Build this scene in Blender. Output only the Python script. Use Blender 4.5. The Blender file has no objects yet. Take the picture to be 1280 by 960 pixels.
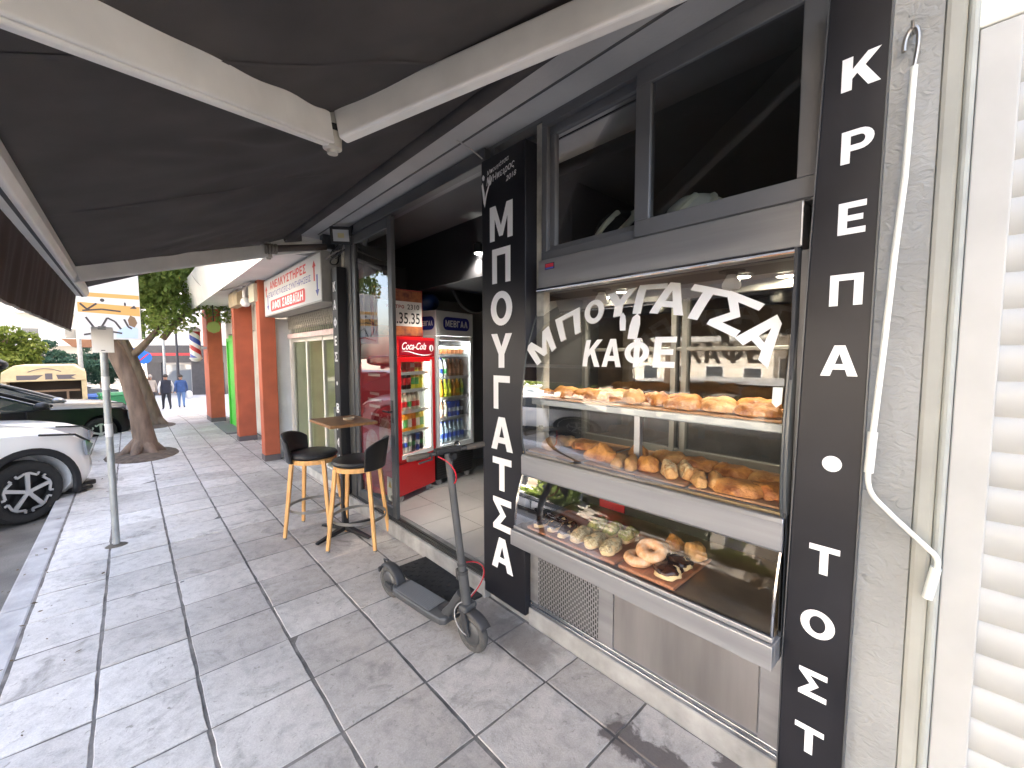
import bpy, bmesh, math, random
from mathutils import Vector, Matrix
import numpy as np
R = math.radians
random.seed(7)
sc = bpy.context.scene
COL = sc.collection

# ------------------------------------------------------------------ camera, sky, sun, exposure
cd = bpy.data.cameras.new('camera'); cam = bpy.data.objects.new('camera', cd); COL.objects.link(cam)
YAW, PITCH, ROLL = R(42.4686), R(-3.9814), R(-0.1187)
fw = Vector((math.sin(YAW)*math.cos(PITCH), math.cos(YAW)*math.cos(PITCH), math.sin(PITCH)))
rt = Vector((math.cos(YAW), -math.sin(YAW), 0)); up = rt.cross(fw)
r2 = math.cos(ROLL)*rt + math.sin(ROLL)*up; u2 = -math.sin(ROLL)*rt + math.cos(ROLL)*up
cam.matrix_world = Matrix(((r2.x, u2.x, -fw.x, 0), (r2.y, u2.y, -fw.y, 0), (r2.z, u2.z, -fw.z, 1.6), (0, 0, 0, 1)))
cd.sensor_width = 36; cd.lens = 36*522.63/1280; cd.clip_start = .02; cd.clip_end = 600
sc.camera = cam
SUN_EL, SUN_AZ = R(44), R(100)          # azimuth clockwise from +Y: the sun stands behind the shop's building
sun_dir = Vector((math.sin(SUN_AZ)*math.cos(SUN_EL), math.cos(SUN_AZ)*math.cos(SUN_EL), math.sin(SUN_EL)))
wd = bpy.data.worlds.new('World'); sc.world = wd; wd.use_nodes = True
nt = wd.node_tree; bg = nt.nodes['Background']
sky = nt.nodes.new('ShaderNodeTexSky'); sky.sky_type = 'NISHITA'; sky.sun_disc = False
sky.sun_elevation = SUN_EL; sky.sun_rotation = SUN_AZ; sky.air_density = .75; sky.dust_density = 4.5; sky.ozone_density = .6
wb = nt.nodes.new('ShaderNodeMix'); wb.data_type = 'RGBA'; wb.blend_type = 'MULTIPLY'; wb.inputs[0].default_value = 1; wb.inputs[7].default_value = (1.0, .885, .765, 1)   # the camera's white balance for shade
nt.links.new(sky.outputs[0], wb.inputs[6]); nt.links.new(wb.outputs[2], bg.inputs[0]); bg.inputs[1].default_value = 0.15
sl = bpy.data.lights.new('sun', 'SUN'); sl.energy = 5.0; sl.angle = R(.5); sl.color = (1, .95, .87)
so = bpy.data.objects.new('sun', sl); COL.objects.link(so)
so.rotation_euler = (-sun_dir).to_track_quat('-Z', 'Y').to_euler(); so.location = (8, -2, 20)
vs = sc.view_settings; vs.view_transform = 'Standard'; vs.look = 'None'; vs.gamma = 1; vs.use_curve_mapping = False
vs.exposure = 3.9
sc.cycles.use_denoising = True
sc.cycles.max_bounces = 9; sc.cycles.diffuse_bounces = 4; sc.cycles.glossy_bounces = 4; sc.cycles.transmission_bounces = 4
sc.cycles.transparent_max_bounces = 14; sc.cycles.sample_clamp_indirect = 6; sc.cycles.caustics_reflective = False; sc.cycles.caustics_refractive = False

# ------------------------------------------------------------------ materials
MATS = {}
def mat(name, col, rough=.6, metal=0, var=0, vscale=6, bump=0, bscale=60, emit=0, ecol=None, spec=None, coat=0, col2=None, detail=5, stretch=None, sub=0):
    if name in MATS: return MATS[name]
    m = bpy.data.materials.new(name); m.use_nodes = True; t = m.node_tree; n = t.nodes; b = n['Principled BSDF']
    b.inputs['Base Color'].default_value = (*col, 1); b.inputs['Roughness'].default_value = rough; b.inputs['Metallic'].default_value = metal
    if spec is not None: b.inputs['Specular IOR Level'].default_value = spec
    if coat: b.inputs['Coat Weight'].default_value = coat; b.inputs['Coat Roughness'].default_value = .06
    if emit:
        b.inputs['Emission Color'].default_value = (*(ecol or col), 1); b.inputs['Emission Strength'].default_value = emit
    tc = n.new('ShaderNodeTexCoord'); src = tc.outputs['Object']
    if stretch:
        mp = n.new('ShaderNodeMapping'); mp.inputs['Scale'].default_value = stretch; t.links.new(src, mp.inputs[0]); src = mp.outputs[0]
    if var or col2:
        no = n.new('ShaderNodeTexNoise'); no.inputs['Scale'].default_value = vscale; no.inputs['Detail'].default_value = detail; t.links.new(src, no.inputs['Vector'])
        rp = n.new('ShaderNodeValToRGB'); t.links.new(no.outputs[0], rp.inputs[0])
        c2 = col2 or tuple(min(1, c*(1+var)) for c in col); c1 = col if col2 else tuple(c*(1-var) for c in col)
        rp.color_ramp.elements[0].position = .32; rp.color_ramp.elements[1].position = .68
        rp.color_ramp.elements[0].color = (*c1, 1); rp.color_ramp.elements[1].color = (*c2, 1)
        t.links.new(rp.outputs[0], b.inputs['Base Color'])
        mr = n.new('ShaderNodeMapRange'); mr.inputs[3].default_value = max(0, rough-.08); mr.inputs[4].default_value = min(1, rough+.12); t.links.new(no.outputs[0], mr.inputs[0]); t.links.new(mr.outputs[0], b.inputs['Roughness'])
    if bump:
        n2 = n.new('ShaderNodeTexNoise'); n2.inputs['Scale'].default_value = bscale; n2.inputs['Detail'].default_value = 6; t.links.new(src, n2.inputs['Vector'])
        bp = n.new('ShaderNodeBump'); bp.inputs['Strength'].default_value = bump; bp.inputs['Distance'].default_value = .01; t.links.new(n2.outputs[0], bp.inputs['Height']); t.links.new(bp.outputs[0], b.inputs['Normal'])
    MATS[name] = m; return m
def glass(name, tint=(.93, .96, .95), ior=1.5, boost=1.0):
    m = bpy.data.materials.new(name); m.use_nodes = True; t = m.node_tree; n = t.nodes; n.remove(n['Principled BSDF'])
    o = n['Material Output']; tr = n.new('ShaderNodeBsdfTransparent'); tr.inputs[0].default_value = (*tint, 1)
    gl = n.new('ShaderNodeBsdfGlossy'); gl.inputs['Roughness'].default_value = .0; fr = n.new('ShaderNodeFresnel'); fr.inputs[0].default_value = ior
    ml = n.new('ShaderNodeMath'); ml.operation = 'MULTIPLY'; ml.inputs[1].default_value = boost; ml.use_clamp = True
    mx = n.new('ShaderNodeMixShader'); t.links.new(fr.outputs[0], ml.inputs[0]); t.links.new(ml.outputs[0], mx.inputs[0]); t.links.new(tr.outputs[0], mx.inputs[1]); t.links.new(gl.outputs[0], mx.inputs[2]); t.links.new(mx.outputs[0], o.inputs[0])
    MATS[name] = m; return m
def nodes_of(m): return m.node_tree, m.node_tree.nodes, m.node_tree.nodes['Principled BSDF']

# ------------------------------------------------------------------ mesh collector
class MB:
    def __init__(s): s.v = []; s.f = []; s.m = []; s.cur = 0
    def add(s, vs_, fs):
        o = len(s.v); s.v += [tuple(v) for v in vs_]; s.f += [tuple(i+o for i in f) for f in fs]; s.m += [s.cur]*len(fs); return s
    def box(s, x0, x1, y0, y1, z0, z1):
        return s.add([(x0,y0,z0),(x1,y0,z0),(x1,y1,z0),(x0,y1,z0),(x0,y0,z1),(x1,y0,z1),(x1,y1,z1),(x0,y1,z1)],
                     [(0,3,2,1),(4,5,6,7),(0,1,5,4),(1,2,6,5),(2,3,7,6),(3,0,4,7)])
    def cbox(s, c, u, v, w, a, b, d):       # oriented box: centre, unit axes, half sizes
        c, u, v, w = Vector(c), Vector(u), Vector(v), Vector(w); P = []
        for k in (-1, 1):
            for i, j in ((-1,-1),(1,-1),(1,1),(-1,1)): P.append(c+u*a*i+v*b*j+w*d*k)
        return s.add(P, [(0,3,2,1),(4,5,6,7),(0,1,5,4),(1,2,6,5),(2,3,7,6),(3,0,4,7)])
    def beam(s, p, q, w, h, upv=(0,0,1), w2=None, h2=None):
        p, q = Vector(p), Vector(q); d = (q-p).normalized(); a = d.cross(Vector(upv)); a = a.normalized() if a.length > 1e-6 else Vector((1,0,0)); b = a.cross(d).normalized(); P = []
        w2 = w2 or w; h2 = h2 or h
        for c, ww, hh in ((p, w, h), (q, w2, h2)):
            for i, j in ((-1,-1),(1,-1),(1,1),(-1,1)): P.append(c+a*ww/2*i+b*hh/2*j)
        return s.add(P, [(0,1,2,3),(7,6,5,4),(0,4,5,1),(1,5,6,2),(2,6,7,3),(3,7,4,0)])
    def tube(s, pts, r, n=10, caps=True):
        pts = [Vector(p) for p in pts]; rs = r if isinstance(r, (list, tuple)) else [r]*len(pts); V = []; F = []; a = None
        for i, p in enumerate(pts):
            d = ((pts[min(i+1, len(pts)-1)]-pts[max(i-1, 0)])).normalized()
            if a is None:
                a = d.orthogonal().normalized()
            else:
                a = a-d*a.dot(d); a = a.normalized() if a.length > 1e-6 else d.orthogonal().normalized()
            b = d.cross(a)
            for k in range(n):
                t = 2*math.pi*k/n; V.append(p+(a*math.cos(t)+b*math.sin(t))*rs[i])
        for i in range(len(pts)-1):
            for k in range(n):
                k2 = (k+1) % n; F.append((i*n+k, i*n+k2, (i+1)*n+k2, (i+1)*n+k))
        if caps: F.append(tuple(range(n))[::-1]); F.append(tuple(range((len(pts)-1)*n, len(pts)*n)))
        return s.add(V, F)
    def lathe(s, prof, c=(0,0,0), n=20, axis='z', caps=True, sx=1, sy=1):
        V = []; F = []
        for r, h in prof:
            for k in range(n):
                t = 2*math.pi*k/n; x, y = r*math.cos(t)*sx, r*math.sin(t)*sy
                p = {'z': (x, y, h), 'y': (x, h, -y), 'x': (h, x, y)}[axis]; V.append((p[0]+c[0], p[1]+c[1], p[2]+c[2]))
        m = len(prof)
        for i in range(m-1):
            for k in range(n): k2 = (k+1) % n; F.append((i*n+k, i*n+k2, (i+1)*n+k2, (i+1)*n+k))
        if caps: F.append(tuple(range(n))[::-1]); F.append(tuple(range((m-1)*n, m*n)))
        return s.add(V, F)
    def prism(s, poly, fn, a, b):           # fn(u, v, w) -> point ; poly in (u, v), extruded w a..b
        n = len(poly); V = [fn(u, v, a) for u, v in poly]+[fn(u, v, b) for u, v in poly]
        return s.add(V, [tuple(range(n))[::-1], tuple(range(n, 2*n))]+[(i, (i+1) % n, n+(i+1) % n, n+i) for i in range(n)])
    def grid(s, nu, nv, fn, closed_u=False):
        V = [fn(i/(nu if closed_u else nu-1), j/(nv-1)) for j in range(nv) for i in range(nu)]; F = []
        for j in range(nv-1):
            for i in range(nu if closed_u else nu-1):
                i2 = (i+1) % nu; F.append((j*nu+i, j*nu+i2, (j+1)*nu+i2, (j+1)*nu+i))
        return s.add(V, F)
    def quad(s, *p): return s.add(p, [tuple(range(len(p)))])

OFF = {}
def finish(me, smooth, ang=35):
    if smooth:
        for p in me.polygons: p.use_smooth = True
        me.set_sharp_from_angle(angle=R(ang))
def obj(name, mb, m, parent=None, smooth=False, bevel=0, seg=2, ang=35, flip=True):
    me = bpy.data.meshes.new(name); me.from_pydata([tuple(v) for v in mb.v], [], mb.f)
    ms = m if isinstance(m, (list, tuple)) else [m]
    for x in ms: me.materials.append(x)
    if len(ms) > 1: me.polygons.foreach_set('material_index', mb.m)
    if flip:
        bm = bmesh.new(); bm.from_mesh(me); bmesh.ops.recalc_face_normals(bm, faces=bm.faces); bm.to_mesh(me); bm.free()
    finish(me, smooth, ang)
    o = bpy.data.objects.new(name, me); COL.objects.link(o)
    if parent is not None:
        off = OFF.get(parent.name)
        if off is not None: me.transform(Matrix.Translation(-off))
        OFF[o.name] = off; o.parent = parent
    else:
        xs = np.array([v[:] for v in mb.v]); c = Vector(((xs[:,0].min()+xs[:,0].max())/2, (xs[:,1].min()+xs[:,1].max())/2, xs[:,2].min()))
        me.transform(Matrix.Translation(-c)); o.location = c; OFF[o.name] = c
    if bevel:
        b = o.modifiers.new('bevel', 'BEVEL'); b.width = bevel; b.segments = seg; b.limit_method = 'ANGLE'; b.angle_limit = R(40)
    return o
def tag(o, label=None, cat=None, group=None, kind=None):
    if label: o['label'] = label
    if cat: o['category'] = cat
    if group: o['group'] = group
    if kind: o['kind'] = kind
    return o
def thing(name, label, cat, loc=(0,0,0), rz=0, group=None, local=False):
    o = bpy.data.objects.new(name, None); COL.objects.link(o); o.location = loc; o.rotation_euler = (0, 0, rz); o.empty_display_size = .1
    OFF[o.name] = None if local else Vector(loc)
    return tag(o, label, cat, group)
def struct(name, mb, m, smooth=False, **k):
    o = obj(name, mb, m, None, smooth, **k); o['kind'] = 'structure'; return o
KIDS = {}
def copy_tree(o, parent=None):
    c = o.copy(); COL.objects.link(c); OFF[c.name] = None
    if parent is not None: c.parent = parent
    for ch in list(o.children): copy_tree(ch, c)
    return c

# ------------------------------------------------------------------ lettering
GL = {}
def glyph(body, bold=0.0, shear=0.0):
    k = (body, bold, shear)
    if k in GL: return GL[k]
    cu = bpy.data.curves.new('text', 'FONT'); cu.body = body; cu.size = 1; cu.offset = bold; cu.shear = shear; cu.resolution_u = 4
    o = bpy.data.objects.new('text', cu); COL.objects.link(o); dg = bpy.context.evaluated_depsgraph_get(); dg.update()
    me = bpy.data.meshes.new_from_object(o.evaluated_get(dg)); bpy.data.objects.remove(o); bpy.data.curves.remove(cu)
    V = [v.co[:2] for v in me.vertices]; F = [tuple(p.vertices) for p in me.polygons]; bpy.data.meshes.remove(me)
    x0 = min(v[0] for v in V); x1 = max(v[0] for v in V); y0 = min(v[1] for v in V); y1 = max(v[1] for v in V)
    GL[k] = ([((x-x0)/(x1-x0), (y-y0)/(y1-y0)) for x, y in V], F, (x1-x0)/(y1-y0)); return GL[k]
def _arc(cx, cy, rx, ry, a0, a1, n=10): return [(cx+rx*math.cos(R(a0+(a1-a0)*k/n)), cy+ry*math.sin(R(a0+(a1-a0)*k/n))) for k in range(n+1)]
def _cee(x0, y0, y1, ty, rx): return [(x0, y1), (1-rx, y1)]+_arc(1-rx, (y0+y1)/2, rx, (y1-y0)/2, 90, -90)+[(x0, y0), (x0, y0+ty), (1-rx, y0+ty)]+_arc(1-rx, (y0+y1)/2, rx-.27, (y1-y0)/2-ty, -90, 90)+[(x0, y1-ty)]
_A = [(0,0),(.27,0),(.335,.21),(.5,.21),(.5,.39),(.39,.39),(.5,.73),(.5,1),(.355,1)]
_ring = lambda a0, a1, rx, ry, ix, iy: _arc(.5, .5, rx, ry, a0, a1, 14)+_arc(.5, .5, ix, iy, a1, a0, 14)
PL = {'Γ': [[(0,0),(.3,0),(.3,.8),(1,.8),(1,1),(0,1)]], 'Π': [[(0,0),(.27,0),(.27,.8),(.73,.8),(.73,0),(1,0),(1,1),(0,1)]],
 'Τ': [[(.36,0),(.64,0),(.64,.8),(1,.8),(1,1),(0,1),(0,.8),(.36,.8)]], 'Ε': [[(0,0),(1,0),(1,.19),(.34,.19),(.34,.41),(.9,.41),(.9,.59),(.34,.59),(.34,.81),(1,.81),(1,1),(0,1)]],
 'Μ': [[(0,0),(.22,0),(.22,.62),(.42,.1),(.58,.1),(.78,.62),(.78,0),(1,0),(1,1),(.74,1),(.5,.4),(.26,1),(0,1)]], 'Υ': [[(.36,0),(.64,0),(.64,.4),(1,1),(.7,1),(.5,.62),(.3,1),(0,1),(.36,.4)]],
 'Σ': [[(0,0),(1,0),(1,.2),(.40,.2),(.72,.5),(.40,.8),(1,.8),(1,1),(0,1),(0,.86),(.40,.5),(0,.14)]], 'Κ': [[(0,0),(.28,0),(.28,.33),(.40,.46),(.69,0),(1,0),(.6,.62),(.98,1),(.65,1),(.28,.62),(.28,1),(0,1)]],
 'Α': [_A, [(1-x, y) for x, y in _A][::-1]], 'Λ': [[(0,0),(.29,0),(.5,.7),(.71,0),(1,0),(.65,1),(.35,1)]], 'Ο': [_ring(90, 270, .5, .5, .235, .30), _ring(-90, 90, .5, .5, .235, .30)],
 'Φ': [[(.38,0),(.62,0),(.62,1),(.38,1)], _arc(.5,.5,.5,.38,104,256,14)+_arc(.5,.5,.25,.2,241,119,14), _arc(.5,.5,.5,.38,-76,76,14)+_arc(.5,.5,.25,.2,61,-61,14)],
 'Ρ': [[(0,0),(.29,0),(.29,1),(0,1)], _cee(.2901, .36, 1, .185, .42)], 'Β': [[(0,0),(.29,0),(.29,1),(0,1)], _cee(.2901, .51, 1, .165, .36), _cee(.2901, 0, .5099, .17, .40)]}
def blocky(ch):
    V = []; F = []
    for q in PL[ch]: F.append(tuple(range(len(V), len(V)+len(q)))); V += q
    return V, F, .85
PL['Ν'] = [[(0,0),(.27,0),(.27,.6),(.70,0),(1,0),(1,1),(.73,1),(.73,.4),(.30,1),(0,1)]]; PL['Η'] = [[(0,0),(.28,0),(.28,.41),(.72,.41),(.72,0),(1,0),(1,1),(.72,1),(.72,.6),(.28,.6),(.28,1),(0,1)]]
PL['Ι'] = [[(0,0),(1,0),(1,1),(0,1)]]; PL['Ϊ'] = [[(0,0),(1,0),(1,.8),(0,.8)], [(-.6,.88),(.2,.88),(.2,1.05),(-.6,1.05)], [(.8,.88),(1.6,.88),(1.6,1.05),(.8,1.05)]]
PL['Δ'] = [[(0,0),(.5,0),(.5,.2),(.30,.2),(.5,.74),(.5,1),(.36,1)], [(1,0),(.64,1),(.5,1),(.5,.74),(.70,.2),(.5,.2),(.5,0)]]; PL[' '] = []
WD = {'Ι': .30, 'Ϊ': .30, ' ': .5, 'Μ': 1.15, 'Ε': .8, 'Γ': .8, 'Ρ': .9, 'Φ': 1.1, 'Ο': 1.05, 'Β': .92, 'Σ': .9}
def word(mb, body, o, r, u, w, h):      # heavy capitals set side by side, w wide in all
    o, r, u = Vector(o), Vector(r), Vector(u); tot = sum(WD.get(c, 1)+.16 for c in body)-.16; k = w/tot; x = 0
    for c in body:
        a = WD.get(c, 1)
        for q in PL[c]: mb.add([o+r*((x+px*a)*k)+u*(py*h) for px, py in q], [tuple(range(len(q)))])
        x += a+.16
def letters(mb, body, o, r, u, w, h, bold=.0, shear=0.0):      # o: lower left corner; the box is w wide, h tall
    V, F, asp = blocky(body) if len(body) == 1 and body in PL else glyph(body, bold, shear); o, r, u = Vector(o), Vector(r), Vector(u)
    if w is None: w = h*asp
    mb.add([o+r*(x*w)+u*(y*h) for x, y in V], F); return w
NX = (0, -1, 0)     # reading direction on a face that looks towards -X
UZ = (0, 0, 1)

def zg(y):          # ground level along the street: flat by the shop, falling away farther on
    t = min(max((y-11.5)/16, 0), 1); return -.95*t*t*(3-2*t)

# shared materials
M_black = mat('black_panel', (.012, .012, .016), .38, spec=.4, var=.25, vscale=3)
M_white = mat('white_vinyl', (.82, .82, .83), .45)
M_steel = mat('brushed_steel', (.36, .36, .37), .36, .7, var=.16, vscale=5, stretch=(1, .15, 3), bump=.04, bscale=90)
M_steel2 = mat('satin_steel', (.44, .44, .46), .38, .75, var=.08, vscale=4)
M_anth = mat('anthracite_aluminium', (.16, .162, .172), .42, .35, var=.12, vscale=3)
M_alu = mat('grey_aluminium', (.12, .123, .127), .4, .5, var=.1, vscale=4)
M_blk = mat('black_plastic', (.012, .012, .013), .45, var=.2)
M_rub = mat('rubber', (.018, .018, .018), .8, var=.3, vscale=20, bump=.2, bscale=120)
M_conc = mat('concrete', (.42, .41, .385), .9, var=.22, vscale=7, bump=.35, bscale=40)
M_plaster = mat('plaster', (.42, .42, .41), .85, var=.1, vscale=3, bump=.15, bscale=50)
M_soffit = mat('soffit_paint', (.50, .50, .495), .85, var=.12, vscale=2.2, bump=.1, bscale=60)
M_whitep = mat('white_paint', (.74, .74, .73), .6, var=.07, vscale=4)
M_glass = glass('window_glass', (.86, .89, .88), 1.5, 1.3)
M_clear = glass('display_glass', (.97, .98, .975), 1.45, .6)
M_dark = mat('dark_interior', (.03, .031, .034), .7, var=.2)
M_wood = mat('beech_wood', (.60, .34, .13), .45, var=.16, vscale=8, stretch=(6, 6, .8))
M_chrome = mat('chrome', (.55, .55, .56), .16, 1)

M_vinyl = mat('translucent_vinyl', (.88, .88, .88), .4)
_t, _n, _b = nodes_of(M_vinyl); _tl = _n.new('ShaderNodeBsdfTranslucent'); _tl.inputs[0].default_value = (.9, .9, .88, 1); _mx = _n.new('ShaderNodeMixShader'); _mx.inputs[0].default_value = .15
_t.links.new(_b.outputs[0], _mx.inputs[1]); _t.links.new(_tl.outputs[0], _mx.inputs[2]); _t.links.new(_mx.outputs[0], _n['Material Output'].inputs[0])
# ------------------------------------------------------------------ ground
def pave_mat():
    m = mat('paving_tile', (.5, .5, .5), .85); t, n, b = nodes_of(m); L = t.links
    g = n.new('ShaderNodeNewGeometry'); tc = n.new('ShaderNodeTexCoord'); P = g.outputs['Position']
    def noise(s, d=6, dist=0, r=.6):
        x = n.new('ShaderNodeTexNoise'); x.inputs['Scale'].default_value = s; x.inputs['Detail'].default_value = d; x.inputs['Distortion'].default_value = dist; x.inputs['Roughness'].default_value = r; L.new(P, x.inputs['Vector']); return x.outputs[0]
    def ramp(f, *st):
        x = n.new('ShaderNodeValToRGB'); e = x.color_ramp.elements
        while len(e) < len(st): e.new(.5)
        for i, (p, c) in enumerate(st): e[i].position = p; e[i].color = (*c, 1) if not isinstance(c, (int, float)) else (c, c, c, 1)
        L.new(f, x.inputs[0]); return x.outputs[0]
    def mix(f, a, c, mode='MIX'):
        x = n.new('ShaderNodeMix'); x.data_type = 'RGBA'; x.blend_type = mode
        if isinstance(f, (int, float)): x.inputs[0].default_value = f
        else: L.new(f, x.inputs[0])
        for i, v in ((6, a), (7, c)):
            if isinstance(v, tuple): x.inputs[i].default_value = (*v, 1)
            else: L.new(v, x.inputs[i])
        return x.outputs[2]
    isl = ramp(g.outputs['Random Per Island'], (0, (.50, .48, .455)), (.5, (.60, .585, .56)), (1, (.68, .665, .64)))
    big = ramp(noise(1.3, 6, .5), (.3, .74), (.62, 1.0))
    c = mix(1.0, isl, big, 'MULTIPLY')
    c = mix(1.0, c, ramp(noise(14, 8, .4, .7), (.28, .74), (.55, 1.03)), 'MULTIPLY')
    c = mix(1.0, c, ramp(noise(140, 3), (.3, .87), (.7, 1.06)), 'MULTIPLY')
    # browner and greyer near the shop fronts
    sx = n.new('ShaderNodeSeparateXYZ'); L.new(P, sx.inputs[0])
    near = n.new('ShaderNodeMapRange'); L.new(sx.outputs[0], near.inputs[0]); near.inputs[1].default_value = .0; near.inputs[2].default_value = 1.0; near.inputs[3].default_value = 0; near.inputs[4].default_value = 1
    c = mix(near.outputs[0], c, mix(1.0, c, (.80, .755, .71), 'MULTIPLY'))
    # scuffs: dark smears
    sm = ramp(noise(3.1, 9, 1.3, .72), (.545, 0.0), (.72, .72)); c = mix(sm, c, (.13, .125, .11))
    dirt = ramp(noise(33, 6, .8, .7), (.60, 0.0), (.70, .65)); c = mix(dirt, c, (.12, .11, .09))
    # chewing gum spots
    vo = n.new('ShaderNodeTexVoronoi'); vo.inputs['Scale'].default_value = 4.2; L.new(P, vo.inputs['Vector'])
    nn = n.new('ShaderNodeTexNoise'); nn.inputs['Scale'].default_value = 30; L.new(P, nn.inputs['Vector'])
    ad = n.new('ShaderNodeMath'); ad.operation = 'MULTIPLY_ADD'; L.new(nn.outputs[0], ad.inputs[0]); ad.inputs[1].default_value = .10; L.new(vo.outputs['Distance'], ad.inputs[2])
    sp = n.new('ShaderNodeSeparateColor'); L.new(vo.outputs['Color'], sp.inputs[0])
    th = n.new('ShaderNodeMath'); th.operation = 'MULTIPLY_ADD'; L.new(sp.outputs[0], th.inputs[0]); th.inputs[1].default_value = .075; th.inputs[2].default_value = .028
    lt = n.new('ShaderNodeMath'); lt.operation = 'LESS_THAN'; L.new(ad.outputs[0], lt.inputs[0]); L.new(th.outputs[0], lt.inputs[1])
    g2 = n.new('ShaderNodeMath'); g2.operation = 'MULTIPLY'; L.new(lt.outputs[0], g2.inputs[0]); g2.inputs[1].default_value = .85
    c = mix(g2.outputs[0], c, (.06, .058, .055))
    # dark wet-looking stain along the joint before the display case, with a branch to the wall
    def m2(op, a, v=None, w=None):
        x = n.new('ShaderNodeMath'); x.operation = op
        for i, q in enumerate((a, v, w)):
            if q is None: continue
            if isinstance(q, (int, float)): x.inputs[i].default_value = q
            else: L.new(q, x.inputs[i])
        return x.outputs[0]
    wob = m2('MULTIPLY', m2('SUBTRACT', noise(9, 6, .5), .5), .22)
    d1 = m2('ADD', m2('MAXIMUM', m2('ABSOLUTE', m2('SUBTRACT', sx.outputs[0], 1.455)), m2('MULTIPLY', m2('SUBTRACT', m2('ABSOLUTE', m2('SUBTRACT', sx.outputs[1], .70)), .20), 1.0)), wob)
    d2 = m2('ADD', m2('MAXIMUM', m2('ABSOLUTE', m2('SUBTRACT', sx.outputs[1], .53)), m2('SUBTRACT', m2('ABSOLUTE', m2('SUBTRACT', sx.outputs[0], 1.58)), .10)), wob)
    dm = m2('MINIMUM', d1, d2); mk = n.new('ShaderNodeMapRange'); L.new(dm, mk.inputs[0]); mk.inputs[1].default_value = .075; mk.inputs[2].default_value = .055; mk.inputs[3].default_value = 0; mk.inputs[4].default_value = .86
    c = mix(mk.outputs[0], c, (.085, .068, .062))
    d3 = m2('ADD', m2('MAXIMUM', m2('MULTIPLY', m2('ABSOLUTE', m2('SUBTRACT', sx.outputs[0], 1.56)), .8), m2('MULTIPLY', m2('SUBTRACT', m2('ABSOLUTE', m2('SUBTRACT', sx.outputs[1], 1.75)), .25), 1.0)), wob)
    mk = n.new('ShaderNodeMapRange'); L.new(d3, mk.inputs[0]); mk.inputs[1].default_value = .14; mk.inputs[2].default_value = .05; mk.inputs[3].default_value = 0; mk.inputs[4].default_value = .6
    c = mix(mk.outputs[0], c, (.14, .12, .105))
    L.new(c, b.inputs['Base Color'])
    bp = n.new('ShaderNodeBump'); bp.inputs['Strength'].default_value = .5; bp.inputs['Distance'].default_value = .004
    L.new(noise(60, 8, .3, .7), bp.inputs['Height']); L.new(bp.outputs[0], b.inputs['Normal']); return m
M_pave = pave_mat()
M_grout = mat('grout', (.15, .14, .13), .95, var=.45, vscale=9, bump=.4, bscale=50)

cols = [(-.53, -.189), (-.189, .18), (.18, .5985), (.5985, 1.0), (1.0, 1.432), (1.432, 1.684)]
def tile(mb, x0, x1, y0, y1, z, j=.0024, ch=.0025):
    n = 5; O = []
    for (ax, ay), (bx, by) in (((x0,y0),(x1,y0)), ((x1,y0),(x1,y1)), ((x1,y1),(x0,y1)), ((x0,y1),(x0,y0))):
        for k in range(n):
            t = k/n; O.append((ax+(bx-ax)*t+random.uniform(-j, j), ay+(by-ay)*t+random.uniform(-j, j)))
    cx, cy = (x0+x1)/2, (y0+y1)/2; N = len(O); dz = [random.uniform(-.0022, .0022) for _ in range(3)]
    def zz(x, y): return z+zg(y)+dz[0]+dz[1]*(x-cx)/.2+dz[2]*(y-cy)/.2
    I = [(x+math.copysign(ch, cx-x)*(abs(cx-x) > .05), y+math.copysign(ch, cy-y)*(abs(cy-y) > .05)) for x, y in O]
    V = [(x, y, -.02+zg(y)) for x, y in O]+[(x, y, zz(x, y)-.0022) for x, y in O]+[(x, y, zz(x, y)) for x, y in I]
    F = [tuple(range(2*N, 3*N))]
    for k in range(2):
        F += [(k*N+i, k*N+(i+1) % N, (k+1)*N+(i+1) % N, (k+1)*N+i) for i in range(N)]
    mb.add(V, F)
mb = MB()
for ci, (x0, x1) in enumerate(cols):
    for k in range(-4, 42):
        y0 = .125+.4*k; gx, gy = (.0075, .0058)
        tile(mb, x0+gx, x1-(.004 if ci == 5 else gx), y0+gy, y0+.4-gy, 0)
for k in range(10, 60):                     # wider slabs towards the neighbour's pillars and the crossing
    y0 = .125+.4*k+(0)
    if y0+.4 > 5.0:
        tile(mb, 1.692, 1.86, y0+.006, y0+.394, 0)
for k in range(32, 62):
    for x in (-3.3, -2.3): pass
sidewalk = struct('sidewalk', mb, M_pave); 
mb = MB(); ys = [-2+i*.5 for i in range(0, 60)]
mb.grid(2, len(ys), lambda u, v: (-.54 if u < .5 else 1.9, ys[round(v*(len(ys)-1))], -.0045+zg(ys[round(v*(len(ys)-1))])))
struct('grout_bed', mb, M_grout)
# plain paving beyond the pillars, where the pavement widens at the crossing
mb = MB(); ys2 = [12.4+i*.6 for i in range(0, 60)]
mb.grid(2, len(ys2), lambda u, v: (1.89 if u < .5 else 14, ys2[round(v*(len(ys2)-1))], -.004+zg(ys2[round(v*(len(ys2)-1))])))
mb.grid(2, 40, lambda u, v: (-.54 if u < .5 else 1.9, 16.5+v*30, -.004+zg(16.5+v*30)))
struct('far_pavement', mb, mat('far_paving', (.44, .44, .44), .85, var=.15, vscale=2.5, bump=.2))
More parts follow.
